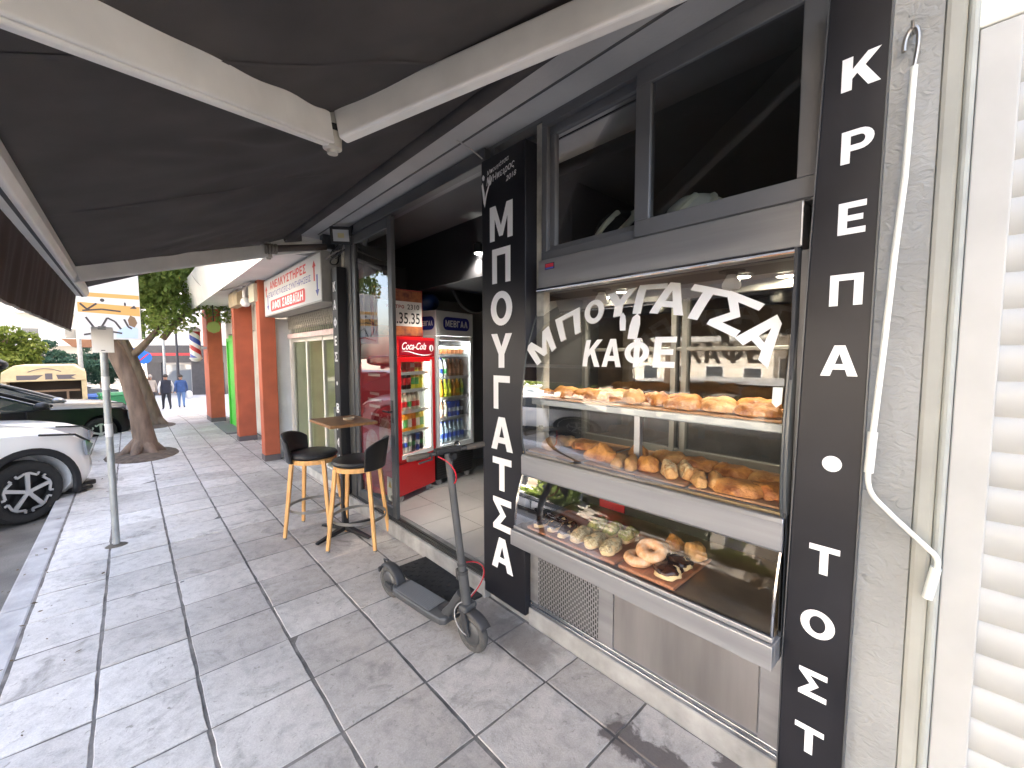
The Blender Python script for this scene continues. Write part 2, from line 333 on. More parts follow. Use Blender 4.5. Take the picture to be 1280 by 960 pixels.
# kerb stones
mb = MB(); random.seed(3)
y = -2.0
while y < 40:
    l = 1.0; a, b_ = zg(y), zg(y+l)
    mb.add([(-.69, y+.006, -.2+a), (-.536, y+.006, -.2+a), (-.536, y+l-.006, -.2+b_), (-.69, y+l-.006, -.2+b_), (-.675, y+.006, a-.002), (-.536, y+.006, a-.002), (-.536, y+l-.006, b_-.002), (-.675, y+l-.006, b_-.002)],
           [(0,3,2,1),(4,5,6,7),(0,1,5,4),(1,2,6,5),(2,3,7,6),(3,0,4,7)]); y += l
struct('kerb', mb, mat('kerb_stone', (.36, .36, .36), .9, var=.25, vscale=5, bump=.3, bscale=40), bevel=.012)
M_asph = mat('asphalt', (.13, .125, .115), .92, var=.35, vscale=2.3, bump=.5, bscale=90, detail=8)
mb = MB(); mb.grid(2, 60, lambda u, v: (-20 if u < .5 else -.66, -14+v*90, -.165+zg(-14+v*90)))
struct('road', mb, M_asph)
mb = MB(); mb.grid(2, 60, lambda u, v: (-28 if u < .5 else -20, -14+v*90, -.03+zg(-14+v*90)))
struct('opposite_pavement', mb, mat('far_paving', (.44,.44,.44)))
mb = MB(); mb.quad((-300,-300,-1.35), (300,-300,-1.35), (300,300,-1.35), (-300,300,-1.35)); struct('ground', mb, mat('earth', (.2, .18, .15), .95, var=.2, vscale=.3))

# ------------------------------------------------------------------ the bakery's building
bk = thing('bakery_building', 'grey plastered ground floor with open black-framed shop front under a concrete balcony', 'building', (3, 2, 0))
mb = MB(); mb.box(1.73, 12, -1.6, 4.85, 2.96, 17); obj('upper_wall', mb, M_plaster, bk)
mb = MB(); mb.box(1.15, 1.74, .06, 5.0, 2.90, 3.12); mb.box(1.08, 1.15, .06, 5.0, 2.9, 3.6); obj('balcony_slab', mb, M_soffit, bk, bevel=.004)
mb = MB(); mb.box(1.565, 1.575, .2, 4.8, 2.893, 2.8995); obj('soffit_groove', mb, mat('groove', (.10, .10, .10), .9), bk)
mb = MB(); mb.box(1.685, 1.80, .20, 1.70, -.02, .1); mb.box(1.70, 1.80, 1.70, 2.08, -.02, .09); mb.box(1.655, 1.80, 2.08, 4.42, -.02, .118); obj('plinth', mb, mat('plinth_concrete', (.29, .285, .275), .9, var=.3, vscale=6, bump=.5, bscale=35), bk, bevel=.006)
mb = MB(); mb.box(1.735, 1.80, 2.05, 4.40, 2.80, 2.955); mb.box(1.735, 1.83, .2, 2.05, 2.88, 2.955); obj('lintel', mb, M_anth, bk)
# interior
mb = MB(); mb.box(1.80, 7.0, 4.76, 4.86, .1, 2.95); obj('interior_wall', mb, mat('interior_paint', (.19, .195, .20), .7, var=.15, vscale=2), bk)
mb = MB(); mb.box(6.9, 7.0, -.2, 4.76, .1, 2.95); obj('interior_wall', mb, mat('interior_paint', (.1,.1,.1)), bk)
mb = MB(); mb.box(1.95, 7.0, -.3, -.2, .1, 2.95); obj('interior_wall', mb, mat('interior_paint', (.1,.1,.1)), bk)
mb = MB(); mb.box(1.81, 6.9, -.2, 4.76, 2.86, 2.958); obj('interior_ceiling', mb, mat('ceiling_paint', (.12, .122, .122), .8, var=.06), bk)
mb = MB(); mb.box(2.42, 6.9, 2.0, 4.76, 2.32, 2.86); obj('dark_bulkhead', mb, mat('bulkhead_black', (.018, .018, .02), .5), bk)
mb = MB()
for i in range(0, 13):
    for j in range(0, 12):
        x, y = 1.82+i*.4, .0+j*.4; mb.box(x+.003, x+.397, y+.003, y+.397, .08, .1+random.uniform(-.0005, .0005))
obj('shop_floor', mb, mat('floor_tile', (.50, .485, .47), .35, var=.1, vscale=3), bk)
mb = MB(); mb.box(1.80, 7, -.2, 4.76, .05, .094); obj('floor_bed', mb, mat('floor_grout', (.12, .11, .1), .9), bk)
mb = MB(); mb.box(3.3, 3.95, .3, 3.1, .1, 1.15); obj('service_counter', mb, mat('counter_grey', (.16, .15, .15), .4, var=.2), bk, bevel=.01)
mb = MB(); mb.box(5.8, 6.2, .2, 4.2, .1, 2.2); obj('back_shelving', mb, mat('shelving_brown', (.16, .10, .06), .5, var=.4, vscale=3), bk, bevel=.01)
# jamb of plaster between tall sign and window, painted strip
mb = MB(); mb.box(1.75, 1.80, 1.645, 1.70, 1.0, 2.9); obj('jamb', mb, mat('worn_jamb', (.50, .48, .42), .8, var=.35, vscale=9), bk)
mb = MB(); mb.box(1.726, 1.80, .326, .354, 1.95, 2.9); mb.box(1.695, 1.80, .326, .40, -.02, 1.95); obj('jamb', mb, M_anth, bk)
mb = MB(); mb.box(1.725, 1.83, 4.26, 4.85, .0, 2.9); obj('end_pier', mb, mat('pier_grey', (.28, .28, .28), .8, var=.25, vscale=6, bump=.3), bk)
# rough stone pier at the right
M_rough = mat('rough_render', (.29, .295, .287), .92, var=.14, vscale=3)
t, n, b = nodes_of(M_rough)
tc = n.new('ShaderNodeTexCoord'); mp = n.new('ShaderNodeMapping'); mp.inputs['Scale'].default_value = (30, 16, 22); t.links.new(tc.outputs['Object'], mp.inputs[0])
no = n.new('ShaderNodeTexNoise'); no.inputs['Scale'].default_value = 1.6; no.inputs['Detail'].default_value = 5; no.inputs['Distortion'].default_value = 1.1; t.links.new(mp.outputs[0], no.inputs['Vector'])
bp = n.new('ShaderNodeBump'); bp.inputs['Strength'].default_value = .9; bp.inputs['Distance'].default_value = .010; t.links.new(no.outputs[0], bp.inputs['Height']); t.links.new(bp.outputs[0], b.inputs['Normal'])
mb = MB(); mb.box(1.69, 2.0, .092, .325, -.02, 2.9); obj('rough_pier', mb, M_rough, bk)
mb = MB(); mb.box(1.684, 1.9, .045, .0915, -.02, 2.9); obj('smooth_edge', mb, mat('smooth_render', (.33, .335, .305), .85, var=.12, vscale=4, bump=.12, bscale=30), bk, bevel=.012)
mb = MB(); mb.tube([(1.688, .036, -.02), (1.688, .036, 2.9)], .011, 10); obj('corner_bead', mb, mat('bead_grey', (.33, .345, .32), .7, var=.15), bk, smooth=True)
mb = MB(); mb.box(1.80, 1.95, -.3, .05, -.02, 2.9); obj('return_wall', mb, M_plaster, bk)

# ------------------------------------------------------------------ white roller shutter next door (right edge)
rs = thing('roller_shutter', 'closed white slatted roller shutter with wide white frame beside the rough grey pier', 'shutter', (1.72, -.6, 0))
M_sh = mat('shutter_white', (.40, .405, .395), .5, var=.06, vscale=6)
mb = MB(); mb.box(1.692, 1.76, -.052, .024, -.02, 2.45); obj('guide_rail', mb, M_sh, rs, bevel=.004)
mb = MB(); mb.box(1.69, 1.76, -1.6, .03, 2.452, 2.9); obj('shutter_box', mb, mat('box_cream', (.66, .66, .61), .6, var=.08), rs, bevel=.006)
prof = []
z = 0.0
while z < 2.45:
    prof += [(1.716, z), (1.711, z+.005), (1.706, z+.05), (1.709, z+.089), (1.716, z+.0945)]; z += .0955
mb = MB(); mb.grid(len(prof), 2, lambda u, v: (prof[round(u*(len(prof)-1))][0], -1.6 if v < .5 else -.05, prof[round(u*(len(prof)-1))][1])); obj('slats', mb, M_sh, rs, smooth=True, ang=50)

# ------------------------------------------------------------------ neighbour building with terracotta pillars and white canopy
nb = thing('pillared_building', 'low row of shops with terracotta pillars and a white slanted concrete canopy', 'building', (2.2, 9, 0))
M_terra = mat('terracotta_paint', (.42, .105, .05), .75, var=.12, vscale=5, bump=.08)
M_terra_b = mat('dark_skirting', (.12, .10, .10), .7)
for x0, x1, y0, y1 in ((1.45, 1.66, 7.1, 7.30), (1.45, 1.74, 9.1, 9.32), (1.41, 1.70, 12.3, 13.1)):
    mb = MB(); mb.box(x0, x1, y0, y1, .09, 2.72); p = obj('pillar', mb, M_terra, nb, bevel=.008)
    mb = MB(); mb.box(x0-.004, x1+.004, y0-.004, y1+.004, -.45, .09); obj('pillar_base', mb, M_terra_b, p)
M_can = mat('canopy_white', (.72, .715, .69), .75, var=.08, vscale=2, bump=.06)
mb = MB(); mb.prism([(1.1, 2.62), (.985, 3.22), (1.9, 3.3), (1.9, 2.72), (1.2, 2.70)], lambda u, v, w: (u, w, v), 5.06, 12.75); obj('canopy', mb, M_can, nb)
mb = MB(); mb.box(1.9, 12, 4.87, 13.3, 2.6, 12); obj('upper_wall', mb, mat('upper_cream', (.55, .52, .46), .85, var=.1), nb)
mb = MB(); mb.box(1.92, 2.1, 4.87, 5.02, 0, 2.7); mb.box(1.92, 2.1, 7.22, 13.3, -.3, 2.6); obj('shop_wall', mb, mat('shop_wall_pale', (.58, .55, .50), .85, var=.15, vscale=3), nb)
mb = MB(); mb.box(1.662, 1.87, 7.2, 7.26, 0, 2.16); obj('white_jamb', mb, M_whitep, nb)
# shop window behind the lifted grille
M_pale = mat('pale_interior', (.78, .82, .62), .7, var=.15, vscale=2)
mb = MB(); mb.box(3.2, 3.3, 4.9, 7.2, 0, 2.4); mb.box(1.95, 3.2, 7.15, 7.2, 0, 2.4); obj('pale_room', mb, M_pale, nb)
mb = MB(); mb.box(1.95, 3.3, 4.87, 7.2, -.02, .02); mb.box(2.3, 2.7, 5.4, 6.6, .02, .8); obj('pale_room_desk', mb, mat('desk_grey', (.4, .4, .4), .6), nb)
f = MB(); g = MB()
for y0 in (5.03, 5.75, 6.45, 7.15): f.box(1.90, 1.94, y0, y0+.055, .12, 1.86)
f.box(1.90, 1.94, 5.03, 7.2, .06, .12); f.box(1.90, 1.94, 5.03, 7.2, 1.8, 1.87)
fo = obj('shop_window', f, mat('window_frame_cream', (.62, .61, .55), .5), nb, bevel=.004)
g.quad((1.92, 5.03, .1), (1.92, 7.2, .1), (1.92, 7.2, 1.85), (1.92, 5.03, 1.85)); obj('pane', g, glass('shop_pane', (.86, .9, .84), 1.45, .8), fo)
mb = MB(); mb.box(1.72, 1.95, 4.87, 7.2, -.02, .1); obj('shop_step', mb, M_conc, nb, bevel=.006)
# recessed doors between pillars
mb = MB(); mb.box(1.885, 1.915, 7.55, 8.75, .02, 2.1); d = obj('service_door', mb, mat('door_red_brown', (.24, .08, .05), .6, var=.2), nb, bevel=.004)
mb = MB(); mb.box(1.88, 1.884, 7.5, 8.2, 1.35, 1.95); obj('notice', mb, mat('notice_white', (.7, .66, .6), .6, var=.3, vscale=9), d)
M_green = mat('bright_green_paint', (.07, .50, .04), .45, var=.05)
mb = MB(); mb.box(1.66, 1.73, 10.55, 10.63, .0, 1.98); mb.box(1.66, 1.73, 11.4, 11.48, .0, 1.98); mb.box(1.66, 1.73, 10.55, 11.48, 1.9, 1.98); gd = obj('green_door', mb, M_green, nb, bevel=.004)
mb = MB(); mb.box(1.69, 1.71, 10.63, 11.4, .0, 1.9); obj('leaf', mb, M_green, gd)
mb = MB(); mb.box(1.73, 1.92, 10.45, 11.6, -.2, 2.05); obj('green_door_reveal', mb, M_green, nb)
mb = MB(); mb.box(1.80, 1.92, 9.8, 12.3, 2.1, 2.7); obj('fascia_panel', mb, mat('fascia_white', (.68, .68, .64), .6, var=.1), nb)
mb = MB(); mb.box(1.4, 1.92, 10.1, 11.9, -.06, .03); obj('door_step', mb, mat('dark_step', (.14, .14, .14), .8), nb)

# dark corner shop far down the pavement, with red stripe
ks = thing('corner_shop', 'dark grey corner shop with a red stripe and glazed double doors far down the pavement', 'building', (2.6, 37, -.95))
M_kd = mat('kiosk_dark', (.045, .045, .052), .5, var=.15)
K0 = Vector((1.0, 35.2, -.95)); kx = Vector((.86, -.51, 0)); ky = Vector((.51, .86, 0))
def kbox(mb, a0, a1, b0, b1, z0, z1): 
    c = K0+kx*((a0+a1)/2)+ky*((b0+b1)/2)+Vector((0,0,(z0+z1)/2)); mb.cbox(c, kx, ky, (0,0,1), (a1-a0)/2, (b1-b0)/2, (z1-z0)/2)
mb = MB(); kbox(mb, -.2, .6, 0, 4, 0, 2.1); kbox(mb, 2.3, 4.2, 0, 4, 0, 2.1); kbox(mb, -.2, 4.2, -.1, 4, 2.1, 3.2); kbox(mb, .6, 2.3, .5, 4, 0, 2.1); obj('wall', mb, M_kd, ks)
mb = MB(); kbox(mb, -.2, 2.6, -.12, -.105, 2.55, 2.72); obj('red_stripe', mb, mat('stripe_red', (.5, .03, .04), .5), ks)
mb = MB(); 
for a in (.6, 1.4, 2.22): kbox(mb, a, a+.08, .1, .2, 0, 2.1)
kbox(mb, .6, 2.3, .1, .2, 0, .12); kbox(mb, .6, 2.3, .1, .2, 1.98, 2.1)
dd = obj('glazed_door', mb, mat('door_frame_grey', (.3, .3, .32), .4, .4), ks)
mb = MB(); kbox(mb, .66, 2.25, .14, .16, .1, 2.0); obj('pane', mb, mat('dark_pane', (.16, .18, .2), .05, spec=.8), dd)
mb = MB(); kbox(mb, -1, 8, 1.5, 12, 3.2, 16); obj('upper_wall', mb, mat('upper_pale', (.6, .58, .54), .85, var=.1), ks)

# apartment blocks: across the street, at the end of the street and behind
def flats(label, cx, cy, w, dpt, h, rz, colr, z0=-1.3, ny=None, fl=3.0, bal=True):
    t_ = thing('apartment_block', label, 'building', (cx, cy, z0), rz, local=True)
    m = mat('render_%d%d%d' % tuple(int(c*100) for c in colr), colr, .85, var=.07, vscale=.6)
    mb = MB(); mb.box(-dpt/2, dpt/2, -w/2, w/2, 0, h); obj('wall', mb, m, t_)
    nf = int((h-1)/fl); nw = ny or min(int(w/2.6), int((100-3*nf)/nf))
    wm = mat('flat_window', (.05, .06, .07), .12, spec=.7); sm = mat('flat_frame', (.75, .75, .73), .6); bm_ = mat('flat_balcony', (.46, .455, .44), .8, var=.05); aw = mat('flat_awning', (.62, .45, .25), .8); wins = []
    for side in (0, 1):
        for i in range(nf):
            zz = 1.2+i*fl if i else .6
            L_ = w if side == 0 else dpt; k_ = nw if side == 0 else 3
            for j in range(k_):
                y = -L_/2+(j+.5)*L_/k_; ww, hh = random.choice(((.6, 1.4), (.55, 1.3), (.75, 2.0))); wins.append((side, y, zz, ww, hh))
    fr = MB(); pn = MB()
    for q, (side, y, zz, ww, hh) in enumerate(wins):
        for a, bq, grow, dep in ((fr, 0, .1, .03), (pn, 1, 0, .05)):
            if side == 0: a.box(dpt/2-.02, dpt/2+dep, y-ww-grow, y+ww+grow, zz-grow, zz+hh+grow)
            else: a.box(y-ww-grow, y+ww+grow, -w/2-dep, -w/2+.02, zz-grow, zz+hh+grow)
        if len(wins) <= 100 or q % 2 == 0 or q > len(wins)-4:
            o_ = obj('window', fr, sm, t_); obj('pane', pn, wm, o_); fr = MB(); pn = MB()
    if bal:
        for i in range(1, nf):
            for (a0, a1) in ((-w/2+.5, -w*.08), (w*.08, w/2-.5)):
                mb = MB(); zz = 1.0+i*fl; mb.box(dpt/2+.001, dpt/2+1.2, a0, a1, zz-.15, zz); mb.box(dpt/2+1.1, dpt/2+1.2, a0, a1, zz, zz+.55)
                o_ = obj('balcony', mb, bm_, t_)
                if (i+int(a0)) % 5 == 0:
                    mb = MB(); mb.cbox((dpt/2+.6, (a0+a1)/2, zz+2.3), (.9, 0, -.43), (0, 1, 0), (.43, 0, .9), .65, (a1-a0)/2-.2, .02); obj('sun_blind', mb, aw, o_)
    mb = MB(); mb.box(-dpt/2-.15, dpt/2+.15, -w/2-.15, w/2+.15, h, h+.35); obj('parapet', mb, bm_, t_)
    return t_
random.seed(11)
flats('white apartment block with balconies at the far end of the street behind the parked cars', -8.0, 66, 26, 12, 26, R(-104), (.42, .41, .39))
flats('cream apartment block across the road with its long balconied side to the street', -34, 22, 26, 12, 19, 0, (.66, .6, .52))
flats('pale ochre apartment block across the road opposite the bakery', -34, -6, 24, 12, 17, 0, (.7, .62, .5))
flats('narrow pale block at the end of the pavement beyond the corner shop', 4.5, 78, 13, 12, 20, R(-85), (.72, .70, .64))
flats('added unseen grey block that shades the side street beside the corner shop', 14.5, 24, 24, 6, 20, R(180), (.5, .48, .45), bal=False)  # added out of view to keep direct sun off the crossing
flats('beige block beside the roller shutter on the near side', 7, -8.2, 13, 10.5, 16, R(180), (.55, .5, .45), bal=False)
# ------------------------------------------------------------------ awning
aw = thing('awning', 'dark brown-grey folding-arm awning with white arms stretched over the pavement', 'awning', (1.44, 1.8, 2.6))
M_fab = mat('awning_fabric', (.068, .061, .058), .95, var=.22, vscale=3.5, bump=.1, bscale=300)
BX, BZ, RX, RZ = -.268, 2.15, 1.33, 2.85
def fab(u, v):                     # u across (wall -> bar), v along the street
    y = 5.12-4.92*v; x = RX+(BX-RX)*u; z = RZ+.02+(BZ+.02-RZ-.02)*u
    z -= .018*math.sin(math.pi*u)*(1+.25*math.sin(y*2.1))
    k = math.sin(math.pi*min(1, u*1.2))
    z += .010*math.sin(y*9+u*7)*k*math.exp(-((y-3.4)/2.0)**2)+.006*math.sin(y*17-u*19+1.3*math.sin(y*3))*k
    z += .014*math.exp(-((y-1.9-.5*(u-.5))/.10)**2)*math.exp(-((u-.45)/.25)**2)*math.sin((y+u)*34)
    return (x, y, z)
mb = MB(); mb.grid(60, 220, fab); fo = obj('fabric', mb, M_fab, aw, smooth=True, ang=80)
for ys_ in (3.95, 2.66, 1.36):
    v = (5.12-ys_)/4.92
    pts = [fab(i/40, v) for i in range(41)]; sm = MB()
    for a, b in zip(pts[:-1], pts[1:]): sm.quad((a[0], a[1]-.009, a[2]-.0025), (a[0], a[1]+.009, a[2]-.0025), (b[0], b[1]+.009, b[2]-.0025), (b[0], b[1]-.009, b[2]-.0025))
    obj('seam', sm, mat('seam_grey', (.075, .066, .063), .9), fo)
M_val = mat('valance_fabric', (.060, .036, .030), .95, var=.2, vscale=9, bump=.1, bscale=200)
def val(u, v):
    y = 5.10-4.9*u; d = .012*math.sin(y*21+.8*math.sin(y*5))+.008*math.sin(y*47)
    return (BX-.03+d*v*(1-.75*v)-.05*v, y, BZ-.02-.32*v)
mb = MB(); mb.grid(420, 8, val); vo_ = obj('valance', mb, M_val, aw, smooth=True, ang=80)
mb = MB(); mb.tube([(val(i/120, 1)) for i in range(121)], .006, 6); obj('valance_hem', mb, mat('hem_pale', (.42, .40, .37), .8), vo_, smooth=True)
M_arm = mat('arm_white', (.84, .83, .80), .42, var=.07, vscale=6)
mb = MB(); mb.prism([(BX-.035, BZ-.045), (BX+.03, BZ-.05), (BX+.045, BZ-.02), (BX+.045, BZ+.03), (BX-.02, BZ+.045), (BX-.045, BZ+.02)], lambda u, v, w: (u, w, v), 0.19, 5.12); fb = obj('front_bar', mb, M_arm, aw, bevel=.006)
mb = MB(); mb.box(BX+.0, BX+.012, 0.19, 5.11, BZ-.053, BZ-.05); obj('bar_groove', mb, M_blk, fb)
mb = MB(); mb.tube([(RX, .2, RZ), (RX, 5.05, RZ)], .038, 24); obj('roller_tube', mb, M_fab, aw, smooth=True)
def arm(E_, W_, B_, lab):
    E_, W_, B_ = Vector(E_), Vector(W_), Vector(B_)
    mb = MB(); d = (W_-E_).normalized(); mb.beam(E_+d*.04, W_, .055, .12); obj('upper_arm', mb, M_arm, aw, bevel=.012, seg=3)
    mb = MB(); d = (B_-E_).normalized(); mb.beam(E_+d*.04, B_, .05, .11); mb.beam(E_+d*.05-Vector((0,0,.062)), B_-Vector((0,0,.062)), .03, .012); obj('forearm', mb, M_arm, aw, bevel=.010, seg=3)
    mb = MB(); mb.lathe([(.0, -.092), (.020, -.092), (.022, -.078), (.036, -.072), (.036, .062), (.028, .068), (.028, .076), (0, .078)], tuple(E_), 20); e = obj('elbow', mb, mat('elbow_cream', (.58, .56, .50), .4, .2), aw, smooth=True)
    mb = MB(); mb.lathe([(.0365, -.012), (.0370, .012)], (E_.x+.004, E_.y-.004, E_.z), 20); obj('elbow_band', mb, M_blk, e, smooth=True)
arm((.646, 1.773, 2.5), (1.4, .50, 2.79), (BX+.02, .97, BZ+.0), '')
arm((1.09, 4.82, 2.655), (1.62, 4.80, 2.785), (BX+.03, 4.02, BZ+.0), '')
mb = MB(); mb.tube([(1.10, 4.76, 2.66), (1.62, 4.72, 2.76)], .033, 14); obj('upper_arm_cover', mb, mat('cover_brown', (.11, .09, .08), .8), aw, smooth=True)
mb = MB()
for k in range(4): mb.lathe([(.05, 0), (.05, .02)], (1.045+.03*k, 4.77, 2.655+.004*k), 14, 'x')
obj('end_ribs', mb, mat('rib_grey', (.25, .23, .2), .7), aw)
for q in ((1.60, 1.73, 4.75, 4.85, 2.77, 2.90), (1.30, 1.45, 4.95, 5.04, 2.80, 2.90), (1.30, 1.45, .19, .26, 2.80, 2.9)): obj('wall_bracket', MB().box(*q), M_alu, aw, bevel=.006)

# ------------------------------------------------------------------ tall black sign boards
s1 = thing('sign_board', 'tall black box sign lettered ΜΠΟΥΓΑΤΣΑ between the doorway and the pastry window', 'sign', (1.71, 1.9, .05))
mb = MB(); mb.box(1.66, 1.765, 1.702, 2.09, .055, 2.785); obj('panel', mb, M_black, s1, bevel=.004)
mb = MB(); X = 1.6578
for i, ch in enumerate('ΜΠΟΥΓΑΤΣΑ'):
    zt = 2.487-(2.487-.462)*i/8
    w = {'Μ': .205, 'Π': .165, 'Ο': .195, 'Υ': .19, 'Γ': .15, 'Α': .20, 'Τ': .175, 'Σ': .17}[ch]
    letters(mb, ch, (X, 1.905+w/2, zt-.205), NX, UZ, w, .205, .028)
obj('lettering', mb, M_white, s1)
mb = MB(); X = 1.6578
letters(mb, 'Μπουγάτσα', (X, 2.03, 2.675), (0, -.985, .17), (0, .1, 1), .20, .035, .004, .25)
letters(mb, 'Η Ήπειρος', (X, 2.035, 2.612), (0, -.985, .17), (0, .1, 1), .255, .052, .006, .25)
letters(mb, '2018', (X, 1.86, 2.60), (0, -.985, .17), (0, .1, 1), .09, .028, .004, .25)
# emblem: a fork standing in a leaf-like swirl
def pol(*p): mb.add([(X, 2.085-a, 2.50+b) for a, b in p], [tuple(range(len(p)))])
pol((.0, .14), (.012, .155), (.028, .09), (.036, .02), (.03, .0), (.018, .03), (.008, .09)); pol((.036, .02), (.05, .07), (.075, .12), (.068, .13), (.042, .085), (.03, .05)); pol((.065, .13), (.055, .17), (.065, .175), (.072, .145), (.078, .18), (.087, .178), (.085, .14), (.096, .17), (.102, .16), (.09, .125), (.078, .118))
pol((.012, .165), (.004, .185), (.016, .2), (.03, .185), (.026, .165))
obj('emblem', mb, M_white, s1)

s2 = thing('sign_board', 'tall black sign lettered ΚΡΕΠΑ ΤΟΣΤ fixed beside the rough grey pier', 'sign', (1.69, .31, .05))
KL = [(.397, 0), (.395, .55), (.386, 1.05), (.372, 1.8), (.347, 2.70)]; KR = [(.218, 0), (.212, 1.0), (.206, 1.9), (.199, 2.70)]
mb = MB(); mb.prism(KL+KR[::-1], lambda u, v, w: (w, u, v), 1.662, 1.72); obj('panel', mb, M_black, s2, bevel=.003)
for q, sg in ((KL, 1), (KR, -1)): obj('edge_trim', MB().prism(q+[(a+sg*.0035, b) for a, b in q[::-1]], lambda u, v, w: (w, u, v), 1.6585, 1.70), M_alu, s2)
mb = MB(); X = 1.6598; k_ = 1.6598/1.69
for ch, y, z in zip('ΚΡΕΠΑ.ΤΟΣΤ', (.266, .266, .270, .275, .283, .288, .296, .305, .310, .313), (2.465, 2.244, 2.026, 1.804, 1.579, 1.240, .908, .679, .460, .254)):
    y = y*.984; z = 1.6+(z-1.6)*k_
    if ch == '.':
        mb.add([(X, y+.026*math.cos(a*.26180), z+.026*math.sin(a*.26180)) for a in range(24)], [tuple(range(24))]); continue
    w = {'Κ': .088, 'Ρ': .074, 'Ε': .064, 'Π': .078, 'Α': .09, 'Τ': .078, 'Ο': .09, 'Σ': .075}[ch]; h = .095
    letters(mb, ch, (X, y+w*.53, z-h*.51), NX, UZ, w*1.06, h*1.02, .03)
obj('lettering', mb, M_white, s2)

s3 = thing('sign_board', 'narrow black corner post sign lettered ΚΑΦΕΣ behind the bar table', 'sign', (1.66, 4.46, .05))
mb = MB(); mb.box(1.60, 1.715, 4.385, 4.53, .12, 2.50); obj('panel', mb, M_black, s3, bevel=.003)
mb = MB(); X = 1.5978
for ch, z in zip('ΚΑΦΕΣ.ΒΑΦΛΑ', (2.305, 2.12, 1.939, 1.75, 1.584, 1.307, 1.046, .86, .68, .5, .32)):
    if ch == '.':
        mb.add([(X, 4.457+.022*math.cos(a*.5236), z+.022*math.sin(a*.5236)) for a in range(12)], [tuple(range(12))]); continue
    w = {'Φ': .085, 'Ε': .062}.get(ch, .076); letters(mb, ch, (X, 4.457+w/2, z-.05), NX, UZ, w, .1, .024)
obj('lettering', mb, M_white, s3)

# ------------------------------------------------------------------ upper sliding window over the display
uw = thing('upper_window', 'dark anthracite two-pane sliding window above the pastry display', 'window', (1.76, 1, 2.12))
mb = MB(); A, B_ = .355, 1.645
mb.box(1.73, 1.80, A, B_, 2.122, 2.17); mb.box(1.73, 1.80, A, B_, 2.84, 2.888); mb.box(1.73, 1.80, A, A+.03, 2.17, 2.84); mb.box(1.73, 1.80, B_-.04, B_, 2.17, 2.84); obj('frame', mb, M_anth, uw, bevel=.004)
def sash(x0, x1, a, b, z0, z1, w=.062):
    mb = MB(); mb.box(x0, x1, a, b, z0, z0+w); mb.box(x0, x1, a, b, z1-w, z1); mb.box(x0, x1, a, a+w, z0+w, z1-w); mb.box(x0, x1, b-w, b, z0+w, z1-w); o = obj('sash', mb, M_anth, uw, bevel=.004)
    mb = MB(); xm = (x0+x1)/2; mb.quad((xm, a+w-.005, z0+w-.005), (xm, b-w+.005, z0+w-.005), (xm, b-w+.005, z1-w+.005), (xm, a+w-.005, z1-w+.005)); obj('pane', mb, M_upglass, o)
M_upglass = glass('upper_pane', (.55, .57, .57), 1.45, .9)
sash(1.722, 1.755, A+.005, 1.06, 2.13, 2.85, .072); sash(1.757, 1.79, 1.0, B_-.025, 2.15, 2.845, .05)

# ------------------------------------------------------------------ pastry display case set in the wall
dc = thing('display_case', 'stainless steel pastry display case with curved front glass lettered ΜΠΟΥΓΑΤΣΑ ΚΑΦΕ', 'display case', (1.85, 1.06, .1))
Y0, Y1 = .415, 1.70
mb = MB(); mb.box(1.705, 1.80, Y0-.012, 1.645, 1.955, 2.12); hb = obj('head_panel', mb, M_steel, dc, bevel=.005)
mb = MB(); mb.tube([(1.70, Y0-.012, 1.958), (1.70, 1.645, 1.958)], .011, 10); obj('head_trim', mb, M_chrome, dc, smooth=True)
st = MB(); st.box(1.7025, 1.7045, 1.525, 1.592, 2.062, 2.096); sto = obj('maker_sticker', st, mat('sticker_dark', (.03, .02, .05), .4), hb)
st = MB(); st.box(1.7015, 1.702, 1.53, 1.587, 2.074, 2.092); obj('sticker_red', st, mat('sticker_red_c', (.55, .03, .05), .4), sto)
st = MB(); st.box(1.7015, 1.702, 1.53, 1.587, 2.065, 2.072); obj('sticker_blue', st, mat('sticker_blue_c', (.08, .12, .5), .4), sto)
prof = [(1.655,1.035),(1.634,1.12),(1.630,1.30),(1.642,1.45),(1.672,1.62),(1.725,1.77),(1.785,1.88),(1.84,1.95)]
def crs(p, n=10):
    p = [Vector(q) for q in p]; q = [2*p[0]-p[1]]+p+[2*p[-1]-p[-2]]; o = []
    for i in range(1, len(q)-2):
        for k in range(n):
            t = k/n; a, b, c, d = q[i-1], q[i], q[i+1], q[i+2]
            o.append(.5*((2*b)+(c-a)*t+(2*a-5*b+4*c-d)*t*t+(3*b-a-3*c+d)*t**3))
    return o+[p[-1]]
UP = crs(prof); SL = [0]
for a, b in zip(UP[:-1], UP[1:]): SL.append(SL[-1]+(b-a).length)
def on_glass(y, s, off=.003):
    for i in range(len(UP)-1):
        if s <= SL[i+1] or i == len(UP)-2:
            w = (s-SL[i])/(SL[i+1]-SL[i]); p = UP[i]+(UP[i+1]-UP[i])*w; d = (UP[i+1]-UP[i]).normalized(); nrm = Vector((-d.y, d.x)); return (p.x+nrm.x*off, y, p.y+nrm.y*off)
mb = MB(); n = len(UP); mb.grid(n, 2, lambda u, v: (UP[round(u*(n-1))].x, Y0 if v < .5 else Y1, UP[round(u*(n-1))].y)); ug = obj('upper_glass', mb, M_clear, dc, smooth=True, ang=80)
for q in (Y0, Y1): obj('glass_edge', MB().tube([(p.x, q, p.y) for p in UP], .005, 6), mat('edge_dark', (.06, .065, .065), .3), ug, smooth=True)
